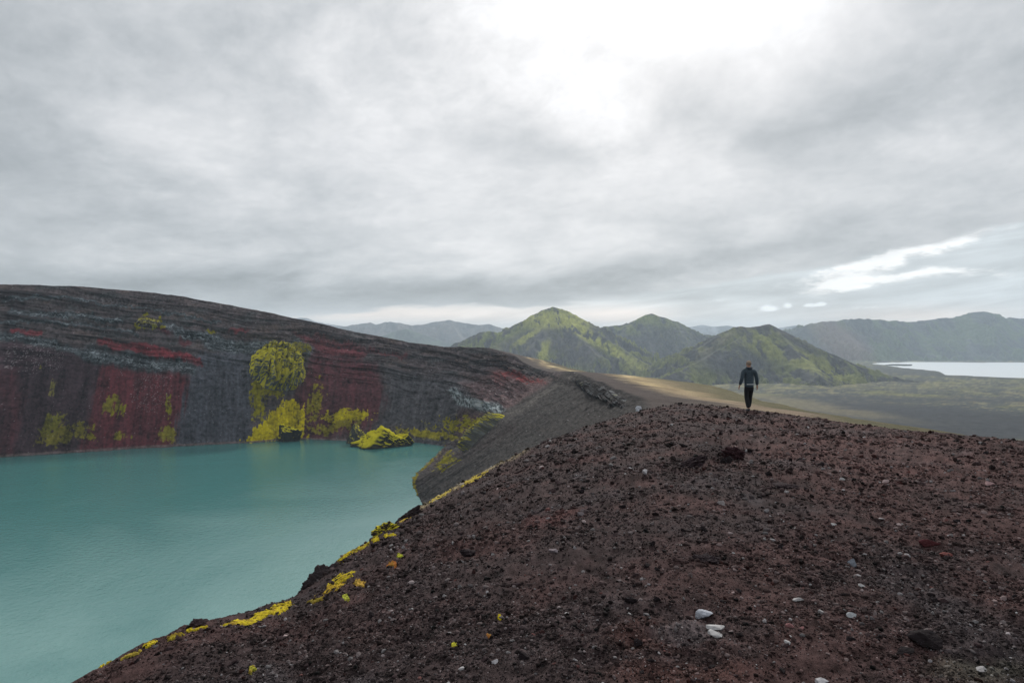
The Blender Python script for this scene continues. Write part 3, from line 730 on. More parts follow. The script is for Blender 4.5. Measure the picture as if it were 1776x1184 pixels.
special = [
    # px, py, width px, h ratio, colour, label, rough, pit
    (1243, 1089, 31, .35, PALE, 'white chalky stone, the upper of two white stones touching in the middle of the slope', .10, 0),
    (1240, 1100, 30, .30, PALE, 'flat white stone, the lower of two white stones touching in the middle of the slope', .10, 0),
    (1220, 1066, 32, .55, (.27, .28, .31), 'bluish grey angular block with a flat top above the two white stones', .08, 0),
    (1479, 983, 20, .85, (.13, .14, .16), 'round grey boulder with a pale cap standing alone on the right of the slope', .05, 0),
    (1606, 1124, 58, .50, BLACK, 'black jagged lava block near the lower right corner', .18, .12),
    (1570, 1136, 34, .32, BLACK, 'low black slab left of the black lava block', .16, .1),
    (1366, 1123, 15, .5, PALE, 'small white stone below a tiny white pebble near the bottom right of the middle', .07, 0),
    (1369, 1112, 9, .5, PALE, 'tiny white pebble just above a small white stone', .07, 0),
    (1368, 1090, 16, .6, (.24, .12, .12), 'pink stone with a flat top right of the white stone pair', .07, 0),
    (1391, 1094, 10, .8, (.20, .10, .10), 'small pinkish stone right of the flat pink stone', .07, 0),
    (1478, 1077, 17, .55, (.28, .29, .30), 'pale grey stone with a smooth top below the middle of the right half', .05, 0),
    (1383, 1046, 20, .35, (.25, .24, .24), 'thin grey slab lying flat, right of and above the bluish grey block', .08, 0),
    (1425, 1066, 12, .6, (.24, .23, .23), 'small grey stone with white flecks between slab and pale grey stone', .08, 0),
    (1700, 1163, 22, .4, (.22, .21, .21), 'pointed grey shard in the lower right corner', .08, 0),
    (1422, 1180, 28, .5, (.30, .29, .30), 'pale rough stone cut by the bottom edge of the view', .09, 0),
    (1250, 878, 20, .5, (.20, .18, .18), 'grey stone beside paler pebbles in the middle of the slope', .08, 0),
    (1119, 830, 11, .8, (.36, .34, .35), 'whitish stone below a dark hollow on the upper slope', .08, 0),
    (1092, 812, 7, .6, (.30, .29, .30), 'small pale pebble on the upper slope left of the dark hollows', .08, 0),
    (1445, 911, 10, .5, PALE, 'bright white chip on the right side of the slope', .06, 0),
    (1530, 904, 10, .5, (.33, .30, .30), 'pale chip lying right of the bright white chip', .06, 0),
    (1640, 963, 22, .5, RED, 'flat red stone beside a pale chip on the right', .08, 0),
    (1610, 940, 34, .45, (.06, .02, .022), 'dark red lava lump in a black hollow on the right', .14, .1),
    (1716, 842, 22, .4, (.26, .17, .17), 'pinkish flat stone far up on the right of the slope', .08, 0),
    (800, 1167, 12, .6, PALE, 'white pebble near the bottom edge left of the middle', .07, 0),
    (906, 1142, 20, .8, BLACK, 'black pointed lava lump with a pale top at the bottom left of the middle', .15, .1),
    (858, 1152, 15, .5, (.28, .27, .28), 'light grey stone left of the black pointed lump', .07, 0),
    (1095, 1050, 24, .6, BLACK, 'black lava lump left of the bluish grey block', .16, .12),
    (1122, 985, 12, .8, BLACK, 'round black stone in the middle of the slope', .08, .05),
    (960, 965, 16, .6, (.18, .15, .16), 'greyish brown stone in the middle left of the slope', .08, 0),
    (1006, 893, 14, .6, (.13, .11, .115), 'brown grey stone by the brick red patch of the upper slope', .08, 0),
]
for i, (px, py, w, hr, c, lab, rg_, pt) in enumerate(special):
    m = size_m(px, py, w)
    o = stone_mesh('stone', 900+i, (m, m*.8, m*hr), c, 4, rg_, pt)
    put_stone(o, px, py, .22, m*hr, (0, 0, random.uniform(-.5, .5)))
    tag(o, lab, 'stone')
# white boulder on the skyline
x0, y0 = seat(1108, 712); m = 14/F*y0
o = stone_mesh('stone', 990, (m*.8, m*.6, m*1.0), (.38, .39, .42), 4, .30, .18); o.location = (px_(1109, y0), y0, pz(709, y0)-m*.10)
tag(o, 'blotchy white stone standing on the skyline where the near slope meets the grey rim', 'stone')
# black lava lumps, grouped kinds sharing meshes
protos = {}
kinds = {
    'dark': (DARK, 'dark brown scoria stone lying loose on the near gravel slope', 'dark scoria stones on the near slope', 12, .14, .10),
    'black': (BLACK, 'black pitted lava lump lying loose on the near gravel slope', 'black lava lumps on the near slope', 10, .34, .22),
    'grey': (GREY, 'light grey chip of stone lying loose on the near gravel slope', 'light grey stone chips on the near slope', 8, .08, 0),
    'red': ((.105, .050, .046), 'rust red stone lying loose on the near gravel slope', 'rust red stones on the near slope', 6, .08, .05)}
cnt = {'dark': 110, 'black': 95, 'grey': 38, 'red': 27}
for kn, (c, lab, grp, nv, rg_, pt) in kinds.items():
    pr = []
    for v in range(nv):
        o = stone_mesh('stone', 1200+v*7+len(kn), (1, random.uniform(.6, .95), random.uniform(.4, .75)), c, 3, rg_, pt)
        pr.append(o)
    for k in range(cnt[kn]):
        o = pr[k] if k < nv else pr[k % nv].copy()
        if k >= nv: COL.objects.link(o)
        while True:
            px = random.uniform(160, 1770); py = 712 + (1184-712)*random.random()**.8
            x_, y_ = seat(px, py); zb, u_ = mound_base(np.array([x_]), np.array([y_]))
            if u_[0] < .97 and abs(CY-F*zb[0]/y_-py) < 12: break
        wpx = random.uniform(7, 17)*(.6 if kn in ('grey', 'red') else 1)*(1.25 if random.random() < .15 else 1)
        m = wpx/F*y_
        o.scale = (m, m, m); o.location = (x_, y_, _f(mound(x_, y_))+m*.10)
        o.rotation_euler = (random.uniform(-.3, .3), random.uniform(-.3, .3), random.uniform(0, 6.28))
        tag(o, lab, 'stone', grp)

# ------------------------------------------------------------------ gravel: uncountable, one object
NG = 260000
gx = rng.uniform(-.80, .79, NG*2); gi = rng.uniform(0, 1, NG*2)
yv = 1/((1/2.7)*(1-gi) + (1/30.0)*gi)
xv = gx*yv
_, u = mound_base(xv, yv)
cl = fbm2(xv/.5, yv/.7, 3, 841)
okm = (u < 1.02) & (rng.uniform(0, 1, len(xv)) < .50+.5*cl+.75*fbm2(xv/2.3, yv/1.6, 3, 843))
xv, yv, u = xv[okm][:NG], yv[okm][:NG], u[okm][:NG]
zv = mound(xv, yv)
n_ = len(xv)
pxs = 1.55*(1-rng.uniform(0, 1, n_))**(-.40)               # size as seen, in px of the photograph
pxs = np.clip(pxs, 1.4, 9.0)
szz = pxs/F*yv
szz = np.clip(szz, .004, .12)
big = rng.uniform(0, 1, n_)
base = near_colour(xv, yv)
br = np.exp(rng.normal(-.05, .56, n_))
tint = base*br[:, None]*1.25
pale = rng.uniform(0, 1, n_)
tint[pale > .968] = (np.array((.17, .15, .155))[None]*np.exp(rng.normal(0, .35, n_))[:, None])[pale > .968]
tint[pale > .9975] = (.42, .40, .40)
tint[(pale < .28)] *= .30
tint[(pale > .22) & (pale < .25)] = tint[(pale > .22) & (pale < .25)]*np.array((1.35, .8, .75))
gt_ = tint.mean(1, keepdims=True); tint = gt_+(tint-gt_)*np.where(gt_ > .10, .55, .9)
tint = np.clip(tint, .006, .42)
me = bpy.data.meshes.new('gravel'); me.vertices.add(n_)
me.vertices.foreach_set('co', np.stack([xv, yv, zv+szz*.12], -1).astype(np.float32).ravel())
def vat(name, typ, data, key):
    a = me.attributes.new(name, typ, 'POINT'); a.data.foreach_set(key, np.asarray(data, np.float32).ravel())
vat('sc', 'FLOAT_VECTOR', np.stack([szz*.5*rng.uniform(.7, 1.25, n_), szz*.5*rng.uniform(.6, 1.0, n_), szz*.5*rng.uniform(.35, .8, n_)], -1), 'vector')
vat('rt', 'FLOAT_VECTOR', np.stack([rng.uniform(-.5, .5, n_), rng.uniform(-.5, .5, n_), rng.uniform(0, 6.28, n_)], -1), 'vector')
vat('tint', 'FLOAT_COLOR', np.column_stack([tint, np.ones(n_)]), 'color')
me.update(); me.materials.append(M_gravel)
go = bpy.data.objects.new('gravel', me); COL.objects.link(go)
tag(go, 'loose red-brown and grey volcanic gravel covering the near slope', 'gravel', kind='stuff')
ng = bpy.data.node_groups.new('scatter_gravel', 'GeometryNodeTree')
ng.interface.new_socket('Geometry', in_out='INPUT', socket_type='NodeSocketGeometry'); ng.interface.new_socket('Geometry', in_out='OUTPUT', socket_type='NodeSocketGeometry')
nn = ng.nodes; gin = nn.new('NodeGroupInput'); gout = nn.new('NodeGroupOutput')
join = nn.new('GeometryNodeGeometryToInstance')
for k in range(9):
    ic = nn.new('GeometryNodeMeshIcoSphere'); ic.inputs['Radius'].default_value = 1; ic.inputs['Subdivisions'].default_value = 2
    rv = nn.new('FunctionNodeRandomValue'); rv.data_type = 'FLOAT_VECTOR'
    rv.inputs[0].default_value = (-.42, -.42, -.42); rv.inputs[1].default_value = (.42, .42, .42); rv.inputs['Seed'].default_value = k*13+5
    sp_ = nn.new('GeometryNodeSetPosition'); ng.links.new(ic.outputs['Mesh'], sp_.inputs['Geometry']); ng.links.new(rv.outputs[0], sp_.inputs['Offset'])
    ch = nn.new('GeometryNodeConvexHull'); ng.links.new(sp_.outputs[0], ch.inputs[0])
    ss = nn.new('GeometryNodeSetShadeSmooth'); ss.inputs['Shade Smooth'].default_value = False; ng.links.new(ch.outputs[0], ss.inputs['Geometry'])
    sm = nn.new('GeometryNodeSetMaterial'); sm.inputs['Material'].default_value = M_gravel; ng.links.new(ss.outputs[0], sm.inputs['Geometry'])
    ng.links.new(sm.outputs[0], join.inputs[0])
iop = nn.new('GeometryNodeInstanceOnPoints'); iop.inputs['Pick Instance'].default_value = True
ng.links.new(gin.outputs[0], iop.inputs['Points']); ng.links.new(join.outputs[0], iop.inputs['Instance'])
ri = nn.new('FunctionNodeRandomValue'); ri.data_type = 'INT'
ri.inputs[4].default_value = 0; ri.inputs[5].default_value = 8
ng.links.new([o_ for o_ in ri.outputs if o_.enabled][0], iop.inputs['Instance Index'])
for nm, inp in (('sc', 'Scale'), ('rt', 'Rotation')):
    na = nn.new('GeometryNodeInputNamedAttribute'); na.data_type = 'FLOAT_VECTOR'; na.inputs['Name'].default_value = nm
    out = [o_ for o_ in na.outputs if o_.enabled and o_.name == 'Attribute'][0]
    if inp == 'Rotation':
        er_ = nn.new('FunctionNodeEulerToRotation'); ng.links.new(out, er_.inputs[0]); out = er_.outputs[0]
    ng.links.new(out, iop.inputs[inp])
ng.links.new(iop.outputs[0], gout.inputs[0])
go.modifiers.new('scatter', 'NODES').node_group = ng

# ------------------------------------------------------------------ near outcrops and moss cushions
def outcrop(name, px, py, wpx, hpx, lab, seed, col=BLACK, depth=.8, d=None, mossy=0, mat=None, sub=6, rough=.33, pit=.22, rot=0, grp=None, cat_='rock outcrop', planes=14, dz=0):
    d = d or seat(px, py)[1]
    w, h = wpx/F*d, hpx/F*d
    V, Fc = rock_shape(seed, sub, planes, rough, pit, 2.4)
    V = V*np.array((w, w*depth, h))*.5
    if rot:
        c_, s_ = math.cos(rot), math.sin(rot); V = np.stack([V[:, 0]*c_+V[:, 2]*s_, V[:, 1], -V[:, 0]*s_+V[:, 2]*c_], -1)
    # normals for where moss can grow
    fn = np.cross(V[Fc[:, 1]]-V[Fc[:, 0]], V[Fc[:, 2]]-V[Fc[:, 0]]); vn = np.zeros_like(V)
    for k in range(3): np.add.at(vn, Fc[:, k], fn)
    vn /= np.linalg.norm(vn, axis=1, keepdims=True)+1e-12
    S_ = max(w, h)
    n = fbm3(V[:, 0]/S_*6+seed, V[:, 1]/S_*6, V[:, 2]/S_*6, 5, seed, .6)
    c = np.array(col)[None]*(1+.7*n)[:, None]
    if mossy:
        mk = sstep(.1, .5, vn[:, 2]+.7*n+mossy-.5)
        c = c*(1-mk[:, None])+np.array(MY)[None]*mk[:, None]*(1+.4*n)[:, None]
    o = mesh_np(name, V, Fc, mat or M_stone, np.clip(c, .006, .7), smooth=True)
    o.location = (px_(px, d), d, pz(py, d)+dz)
    tag(o, lab, cat_, grp)
    return o
outcrop('rock_outcrop', 556, 1016, 92, 60, 'black craggy outcrop at the edge of the near slope above the lake', 21, (.030, .024, .025), .8, 9.7, 0, rot=-.45, rough=.32)
outcrop('rock_outcrop', 668, 921, 46, 26, 'low dark outcrop on the slope edge, between the craggy outcrop and the crater bend', 22, (.028, .022, .023), .9, 12.2, .12, rot=-.45)
outcrop('rock_outcrop', 715, 893, 60, 20, 'long dark ledge on the slope edge just below the bend of the shore', 23, (.028, .022, .023), .9, 13.6, 0, rot=-.5)
outcrop('rock_outcrop', 343, 1078, 32, 14, 'small black lava knob on the skyline of the lower left edge', 24, (.028, .020, .022), .8, 7.3, 0)
outcrop('rock_outcrop', 1205, 803, 62, 20, 'broken black lava ridge on the upper slope below the walking man', 25, (.022, .015, .017), .7, None, 0, rot=-.5)
outcrop('rock_outcrop', 1278, 788, 44, 26, 'dark red-brown lava heap on the upper slope right of the black ridge', 26, (.030, .016, .018), .8, None, 0)
outcrop('rock_outcrop', 1225, 970, 66, 18, 'low black lava patch in the middle of the slope', 27, (.022, .016, .018), .9, None, 0)
outcrop('rock_outcrop', 1355, 842, 46, 9, 'flat black lava streak right of the dark heaps', 28, (.022, .015, .017), .9, None, 0)
outcrop('rock_outcrop', 810, 958, 34, 14, 'black lava lump on the left part of the slope', 29, (.024, .018, .02), .8, None, 0)

def moss_patch(px, py, wpx, hpx, rot, lab, seed, dens=0., thick=.022, col=(.42, .33, .02), grp=None, cat_='moss'):
    """a cushion of moss draped over the ground"""
    d = seat(px, py)[1]; x0, y0 = seat(px, py)
    n = 110; a = np.linspace(-1, 1, n)
    UU, VV = np.meshgrid(a, a)
    c_, s_ = math.cos(math.radians(rot)), math.sin(math.radians(rot))
    wv_ = .35*fbm2(UU*1.6+seed, UU*0, 3, seed+21)
    VV2 = VV+wv_*2
    PXl = px+(UU*wpx*c_ - VV2*hpx*s_)*.6; PYl = py+(UU*wpx*s_ + VV2*hpx*c_)*.6
    # ground points under that outline, range solved on the mound
    zb0 = mound(x0, y0)
    DD = np.full(PXl.shape, d)
    for _ in range(14):
        X_ = (PXl-CX)/F*DD; zg, ug = mound_base(X_, DD)
        Dn = zg*F/(CY-PYl)
        Dn = np.clip(Dn, d*.75, d*1.25); DD = DD*.6+Dn*.4
    X_ = (PXl-CX)/F*DD
    zg = mound(X_, DD)
    rr_ = np.hypot(UU, VV)
    nn_ = fbm2(X_/.10+seed, DD/.13, 5, seed, .65)*1.6
    cov = np.where(rr_ < .97, (1-rr_)*1.7-.72+.95*nn_+dens*.75, -1)
    lump = .5+.5*fbm2(X_/.035, DD/.035, 3, seed+3)
    lump = lump*.6+.4*(.5+.5*fbm2(X_/.09, DD/.09, 3, seed+5)); hgt = thick*1.25*sstep(0, .35, cov)*(.15+1.3*lump)
    Zm = zg + hgt - .004
    c = np.array(col)[None, None]*(.72+.75*lump*.8+.4*nn_)[..., None]
    c = mixm(c, sstep(.0, .35, fbm2(X_/.1, DD/.1, 3, seed+8))*.8, (.25, .16, .03)); c = mixm(c, sstep(.1, .4, fbm2(X_/.04, DD/.04, 3, seed+9))*.7, (.14, .12, .02))
    o = grid_mesh('moss_cushion', np.stack([X_-x0, DD-y0, Zm-zb0], -1), M_moss, np.clip(c, .02, .6), keep=(cov > 0))
    o.location = (x0, y0, _f(zb0))
    tag(o, lab, cat_, grp)
MG = 'moss cushions along the slope edge'
moss_patch(445, 1072, 120, 15, -16, 'longest bright yellow moss cushion, on the lower left edge of the slope', 31, .25, grp=MG)
moss_patch(488, 1056, 50, 20, -25, 'bright yellow moss just left of the craggy black outcrop', 32, .25, grp=MG)
moss_patch(338, 1090, 44, 10, -8, 'thin strip of yellow moss under the small lava knob', 33, .25, grp=MG)
moss_patch(262, 1114, 34, 8, -20, 'short yellow moss cushion below the skyline on the lower left', 34, .25, grp=MG)
moss_patch(176, 1152, 36, 8, -28, 'lowest yellow moss cushion, at the bottom left end of the slope edge', 35, .25, grp=MG)
moss_patch(592, 1006, 52, 18, -32, 'bright yellow moss beside the right flank of the craggy black outcrop', 36, .25, grp=MG)
moss_patch(577, 1022, 60, 12, -24, 'orange yellow moss fringe at the foot of the craggy black outcrop', 37, .1, col=(.40, .27, .03), grp=MG)
moss_patch(560, 990, 18, 9, 0, 'small round yellow moss tuft on top of the craggy black outcrop', 38, .35, thick=.06, grp=MG)
moss_patch(598, 965, 44, 10, -38, 'yellow moss along the skyline above the craggy black outcrop', 39, .2, grp=MG)
moss_patch(652, 938, 16, 10, 0, 'small yellow moss clump left of the low dark outcrop', 40, .35, grp=MG)
moss_patch(675, 931, 26, 8, -8, 'yellow moss below the low dark outcrop', 41, .2, grp=MG)
moss_patch(695, 902, 50, 8, -30, 'thin ochre moss line on the skyline below the bend of the shore', 42, .2, col=(.38, .27, .05), grp=MG)
moss_patch(693, 966, 12, 8, 0, 'lime yellow moss tuft beside a rusty patch', 43, .4, col=(.33, .36, .03), grp=MG)
moss_patch(681, 978, 20, 7, -10, 'rusty orange moss patch beside the lime yellow tuft', 44, .25, col=(.30, .11, .03), grp=MG)
moss_patch(600, 1040, 12, 8, 0, 'pale green moss tuft beside a grey stone right of the outcrop', 45, .4, col=(.40, .42, .06), grp=MG)
moss_patch(437, 1165, 14, 14, 0, 'yellow green moss tuft near the bottom edge on the left', 46, .4, col=(.33, .33, .04), grp=MG)
moss_patch(866, 1068, 8, 6, 0, 'tiny yellow moss speck in the middle of the slope', 47, .4, grp=MG)
moss_patch(788, 1127, 10, 9, 0, 'tiny lime moss tuft near the bottom left of the middle', 48, .4, col=(.35, .34, .03), grp=MG)
moss_patch(848, 1108, 10, 6, 0, 'tiny rusty moss speck near the bottom left of the middle', 49, .4, col=(.36, .15, .04), grp=MG)
moss_patch(820, 832, 60, 6, -28, 'pale ochre moss line on the skyline where the slope meets the grey crater side', 50, .2, col=(.40, .31, .06), grp=MG)
moss_patch(410, 1082, 60, 9, -14, 'narrow ochre moss fringe below the longest yellow moss cushion', 52, .15, col=(.34, .23, .04), grp=MG)
moss_patch(225, 1135, 50, 6, -27, 'patchy ochre moss strip above the lowest yellow moss cushion', 53, .1, col=(.32, .24, .04), grp=MG)
moss_patch(300, 1104, 50, 7, -18, 'patchy olive moss strip between two short yellow cushions on the lower left', 54, .05, col=(.30, .24, .03), grp=MG)
moss_patch(628, 950, 36, 8, -28, 'dull yellow moss on the skyline just left of the low dark outcrop', 55, .1, col=(.36, .28, .03), grp=MG)
moss_patch(545, 1043, 40, 8, -15, 'dark olive moss under the foot of the craggy black outcrop', 56, .1, col=(.22, .17, .03), grp=MG)
moss_patch(760, 862, 60, 6, -30, 'thin pale yellow moss seam on the skyline left of the ochre line', 57, .15, col=(.42, .33, .08), grp=MG)
moss_patch(624, 1010, 24, 14, -20, 'dry orange grass-like moss right of the bright moss by the outcrop', 51, .1, col=(.38, .24, .05), grp=MG)

# ------------------------------------------------------------------ crags on the crater wall (lifted rock masses)
def crag(pxc, pyc, tspan, sspan, lift, lab, seed, mossy, col, vertical=.0, tmin=0, tmax=16, nm='mossy_crag', ns=240, colw=22., freq=7.0, shear=0., overhang=.5):
    (ki, kj), p, nrm = wall_at(pxc, pyc, tmin, tmax)
    u = np.linspace(-1, 1, ns); UU, VV = np.meshgrid(u, u)
    fi = ki + VV*sspan/2; fj = kj + (UU+shear*VV)*tspan/2
    fi = np.clip(fi, 0, nI-1.001); fj = fj % len(tt)
    def samp(Aa):
        i0 = np.floor(fi).astype(int); j0 = np.floor(fj).astype(int) % len(tt); i1 = i0+1; j1 = (j0+1) % len(tt)
        a, b = (fi-i0)[..., None], (fj-np.floor(fj))[..., None]
        return Aa[i0, j0]*(1-a)*(1-b)+Aa[i1, j0]*a*(1-b)+Aa[i0, j1]*(1-a)*b+Aa[i1, j1]*a*b
    B = samp(RV2); Nn = samp(NV)
    x, y, z = B[..., 0], B[..., 1], B[..., 2]
    r = np.maximum(np.abs(UU)**2.2*1.0+np.abs(VV)**2.2, 0)**.5
    n1 = fbm3(x/14, y/14, z/10, 4, seed); 
    rg2 = fbm3(x/(freq*.7), y/(freq*.7), z/freq*1.2, 5, seed+3, .6, True)
    vert = fbm2(UU*tspan/colw, VV*.8, 4, seed+7, .5, True) if colw > 0 else fbm2(VV*-colw+UU*2.5, UU*1.5, 3, seed+7, .5, True)
    mask = 1-sstep(.6, 1.0, r+.35*n1)
    foot = 1-sstep(-1.05, -.6, VV)      # undercut foot
    h = lift*mask*(.50+.25*rg2+vertical*vert)-1.2*(1-mask)
    hz = np.array([0, 0, 1.0])
    out = Nn.copy(); out[..., 2] *= .35; out /= np.linalg.norm(out, axis=-1, keepdims=True)
    P = B + out*h[..., None]
    P[..., 2] += mask*lift*.25*rg2
    nn2 = np.cross(np.gradient(P, axis=1), np.gradient(P, axis=0)); nn2 /= np.linalg.norm(nn2, axis=-1, keepdims=True)+1e-9
    nn2[nn2[..., 1] > 0] *= 1
    sgn = np.sign((nn2*Nn).sum(-1, keepdims=True)); nn2 *= sgn
    c = np.zeros(P.shape); c[:] = col
    n3 = fbm3(x/2.2, y/2.2, z/2.2, 4, seed+11, .6)
    c = c*(1+.9*n3)[..., None]
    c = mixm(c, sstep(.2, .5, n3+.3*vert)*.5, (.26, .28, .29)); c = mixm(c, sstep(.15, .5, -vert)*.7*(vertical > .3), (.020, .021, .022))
    mk = sstep(-.05, .35, (nn2[..., 2]-.45)*1.1+mossy+.55*n1+.75*n3)*(1-.85*sstep(.1, .5, -vert)*(vertical > .3))
    c = mixm(c, mk*.95, (.43, .38, .022))
    c = mixm(c, mk*sstep(.0, .4, -n3)*.5, (.16, .16, .025))
    org = P[ns//2, ns//2].copy()
    o = grid_mesh(nm, P-org, M_rock, np.clip(c, .008, .6), keep=(h > -.8))
    o.location = org
    return tag(o, lab, 'crag')
crag(484, 640, 128, 122, 13, 'moss covered crag with vertical ribs, high on the far wall', 61, .72, (.085, .088, .085), .60, 2, 7, shear=0.0, freq=11)
crag(520, 604, 60, 30, 3, 'small pale rock ledge with moss at the top right of the ribbed crag', 62, .1, (.13, .14, .14), .7, 2, 7, freq=3, colw=-6.)
crag(258, 560, 60, 26, 3.2, 'small brown crag with green moss, high on the wall left of the ribbed crag', 63, -.1, (.06, .05, .05), .2, 2, 5, nm='rock_crag')
crag(840, 752, 30, 84, 4.5, 'steep columnar crag streaked with yellow moss on the near spur of the crater', 64, .10, (.12, .12, .11), .9, 11.9, 12.6, nm='columnar_crag', freq=5, shear=0., colw=-11.)
crag(830, 702, 60, 26, 3.0, 'bluish grey columnar band of rock curving across the far bowl', 65, -.6, (.15, .17, .175), .7, 8.6, 11.6, nm='columnar_band', freq=4)
crag(1040, 682, 330, 22, .8, 'dark layered lava ledges just below the rim of the near spur', 66, -.9, (.034, .031, .032), .9, 11.6, 14.8, nm='layered_ledge', freq=2, colw=-6.)

# rocks at the lake shore
def shore_rock(px, py, wpx, hpx, lab, seed, mossy, depth=.7, rot=0., col=(.022, .022, .022), planes=12):
    d = -Z_LAKE*F/(py-CY)
    w, h = wpx/F*d*1.2, hpx/F*d*1.25
    V, Fc = rock_shape(seed, 6, planes, .17, .05, 1.9)
    V = V*np.array((w, w*depth, h*2))*.5
    V[:, 2] -= V[:, 0]*rot
    V = V[:]; 
    fn = np.cross(V[Fc[:, 1]]-V[Fc[:, 0]], V[Fc[:, 2]]-V[Fc[:, 0]]); vn = np.zeros_like(V)
    for k in range(3): np.add.at(vn, Fc[:, k], fn)
    vn /= np.linalg.norm(vn, axis=1, keepdims=True)+1e-12
    n = fbm3(V[:, 0]/4+seed, V[:, 1]/4, V[:, 2]/4, 5, seed, .6)
    c = np.array(col)[None]*(1+.8*n)[:, None]
    mk = sstep(.15, .55, vn[:, 2]+.6*n+mossy)[:, None]*sstep(.5, 2.0, V[:, 2]+n*3)[:, None]
    c = c*(1-mk)+np.array((.42, .37, .015))[None]*mk*(1+.35*n)[:, None]
    o = mesh_np('shore_rock', V, Fc, M_rock, np.clip(c, .006, .6), smooth=True)
    o.location = (px_(px, d), d, Z_LAKE)
    return tag(o, lab, 'rock')
shore_rock(668, 773, 104, 36, 'long low rock topped with bright yellow moss standing in the far edge of the lake', 71, .05, .55, .06)
shore_rock(618, 768, 52, 38, 'dark rounded rock behind the left end of the long mossy rock', 72, -.35, .7, 0, (.045, .047, .045))
shore_rock(695, 769, 66, 22, 'low tongue of bright yellow moss at the right end of the long mossy rock', 73, .25, .7, -.05)
shore_rock(505, 764, 44, 22, 'black rock with a mossy shoulder on the shore below the ribbed crag', 74, -.25, .7, 0)
# island in the far lake
d = 120*F/(633.5-CY)
V, Fc = rock_shape(77, 4, 8, .12, 0, 1.5); V = V*np.array((90, 60, 12))
c = np.zeros(V.shape); c[:] = (.07, .075, .06)
o = mesh_np('island', V, Fc, M_mount, c); o.location = (px_(1562, d), d, Z_PLAIN-1)
tag(o, kind='structure')

# ------------------------------------------------------------------ the walking man
def simple_mat(name, col, rough=.85, scale=60, amp=.25, bd=.002, spec=.3):
    m, nt, bs = new_mat(name)
    tc = nt.nodes.new('ShaderNodeTexCoord')
    g = nz(nt, tc.outputs['Object'], scale, 5, .6)
    a = tuple(v*(1-amp) for v in col); b = tuple(min(1, v*(1+amp)) for v in col)
    nt.links.new(mixc(nt, g.ss(.3, .7), a, b), bs.inputs['Base Color'])
    bs.inputs['Roughness'].default_value = rough; bs.inputs['Specular IOR Level'].default_value = spec
    bump(nt, bs, g, bd)
    return m
M_skin = simple_mat('skin', (.42, .25, .18), .6, 40, .1, .0005)
M_jacket = simple_mat('jacket_fabric', (.042, .062, .078), .8, 25, .25, .004)
M_hood = simple_mat('hood_fabric', (.027, .036, .048), .85, 25, .25, .004)
M_trouser = simple_mat('trouser_fabric', (.012, .013, .016), .85, 30, .3, .004)
M_hair = simple_mat('short_hair', (.27, .21, .165), .8, 120, .4, .003)
M_boot = simple_mat('boot_leather', (.03, .032, .034), .7, 50, .3, .002)
M_sole = simple_mat('rubber_sole', (.10, .10, .10), .9, 50, .3, .002)
M_stripe = simple_mat('reflective_tape', (.55, .60, .62), .4, 50, .1, .0005)
M_eye = simple_mat('eye', (.05, .04, .03), .3, 50, .1, 0)
px0, py0 = 1299, 711.5
dP = 24.0
pxw = px_(px0, dP); zg = _f(mound(pxw, dP))
man = empty('person', (pxw, dP, zg-.01), R_(2))
tag(man, 'man in dark blue-grey jacket and black trousers walking away along the slope crest', 'person')
def skin_obj(name, pts, edges, mat, root=0, sub=2, fat=1.0):
    me = bpy.data.meshes.new(name); me.from_pydata([p[:3] for p in pts], edges, [])
    o = bpy.data.objects.new(name, me); COL.objects.link(o); o.parent = man
    o.modifiers.new('skin', 'SKIN').use_smooth_shade = True
    sv = me.skin_vertices[0].data
    for i, p in enumerate(pts):
        sv[i].radius = (p[3]*fat, (p[4] if len(p) > 4 else p[3])*fat); sv[i].use_root = (i == root)
    ss_ = o.modifiers.new('sub', 'SUBSURF'); ss_.levels = sub; ss_.render_levels = sub
    me.materials.append(mat)
    return o
# joints (x right, y forward, z up)
pts = []; ed = []
def add(p, parent=None):
    pts.append(p)
    if parent is not None: ed.append((parent, len(pts)-1))
    return len(pts)-1
pel = add((0, 0, .95, .085, .068)); w1 = add((0, .0, 1.12, .10, .08), pel); ch = add((0, .01, 1.30, .12, .09), w1); nk0 = add((0, .0, 1.45, .08, .075), ch)
nk = add((0, .01, 1.53, .054), nk0); hd0 = add((0, .035, 1.605, .074, .082), nk); hd1 = add((0, .035, 1.69, .084, .10), hd0); hd2 = add((0, .03, 1.755, .058, .072), hd1)
def arm(sx, el, wr, fin):
    sh_ = add((sx*.17, 0, 1.42, .058), nk0); ela = add((*el, .040), sh_); wra = add((*wr, .026), ela)
    v = np.array(wr)-np.array(el); v /= np.linalg.norm(v)
    palm = np.array(wr)+v*.055; pa = add((*palm, .032, .016), wra); k2 = np.array(wr)+v*.095
    side = np.array((0, 1, 0)) - v*v[1]; side /= np.linalg.norm(side)
    kn = add((*k2, .034, .015), pa)
    inn = np.cross(v, side)*(-sx)
    for q, (off, ln) in enumerate(((.030, .068), (.010, .078), (-.011, .072), (-.030, .056))):
        b = k2+side*off+v*.008; b1 = b+v*ln*.5+inn*.006; b2 = b+v*ln*.95+inn*.022
        a1 = add((*b, .0092), kn); a2 = add((*b1, .0085), a1); add((*b2, .0072), a2)
    tb = palm-v*.02+side*.032; t1 = add((*tb, .012), pa); t2 = add((*(tb+side*.022+v*.03+inn*.008), .0105), t1); add((*(tb+side*.026+v*.058+inn*.014), .0085), t2)
ELL, WRL = (-.275, -.06, 1.15), (-.315, .03, .915)
ELR, WRR = (.275, -.02, 1.15), (.315, .06, .905)
arm(-1, ELL, WRL, 0); arm(1, ELR, WRR, 0)
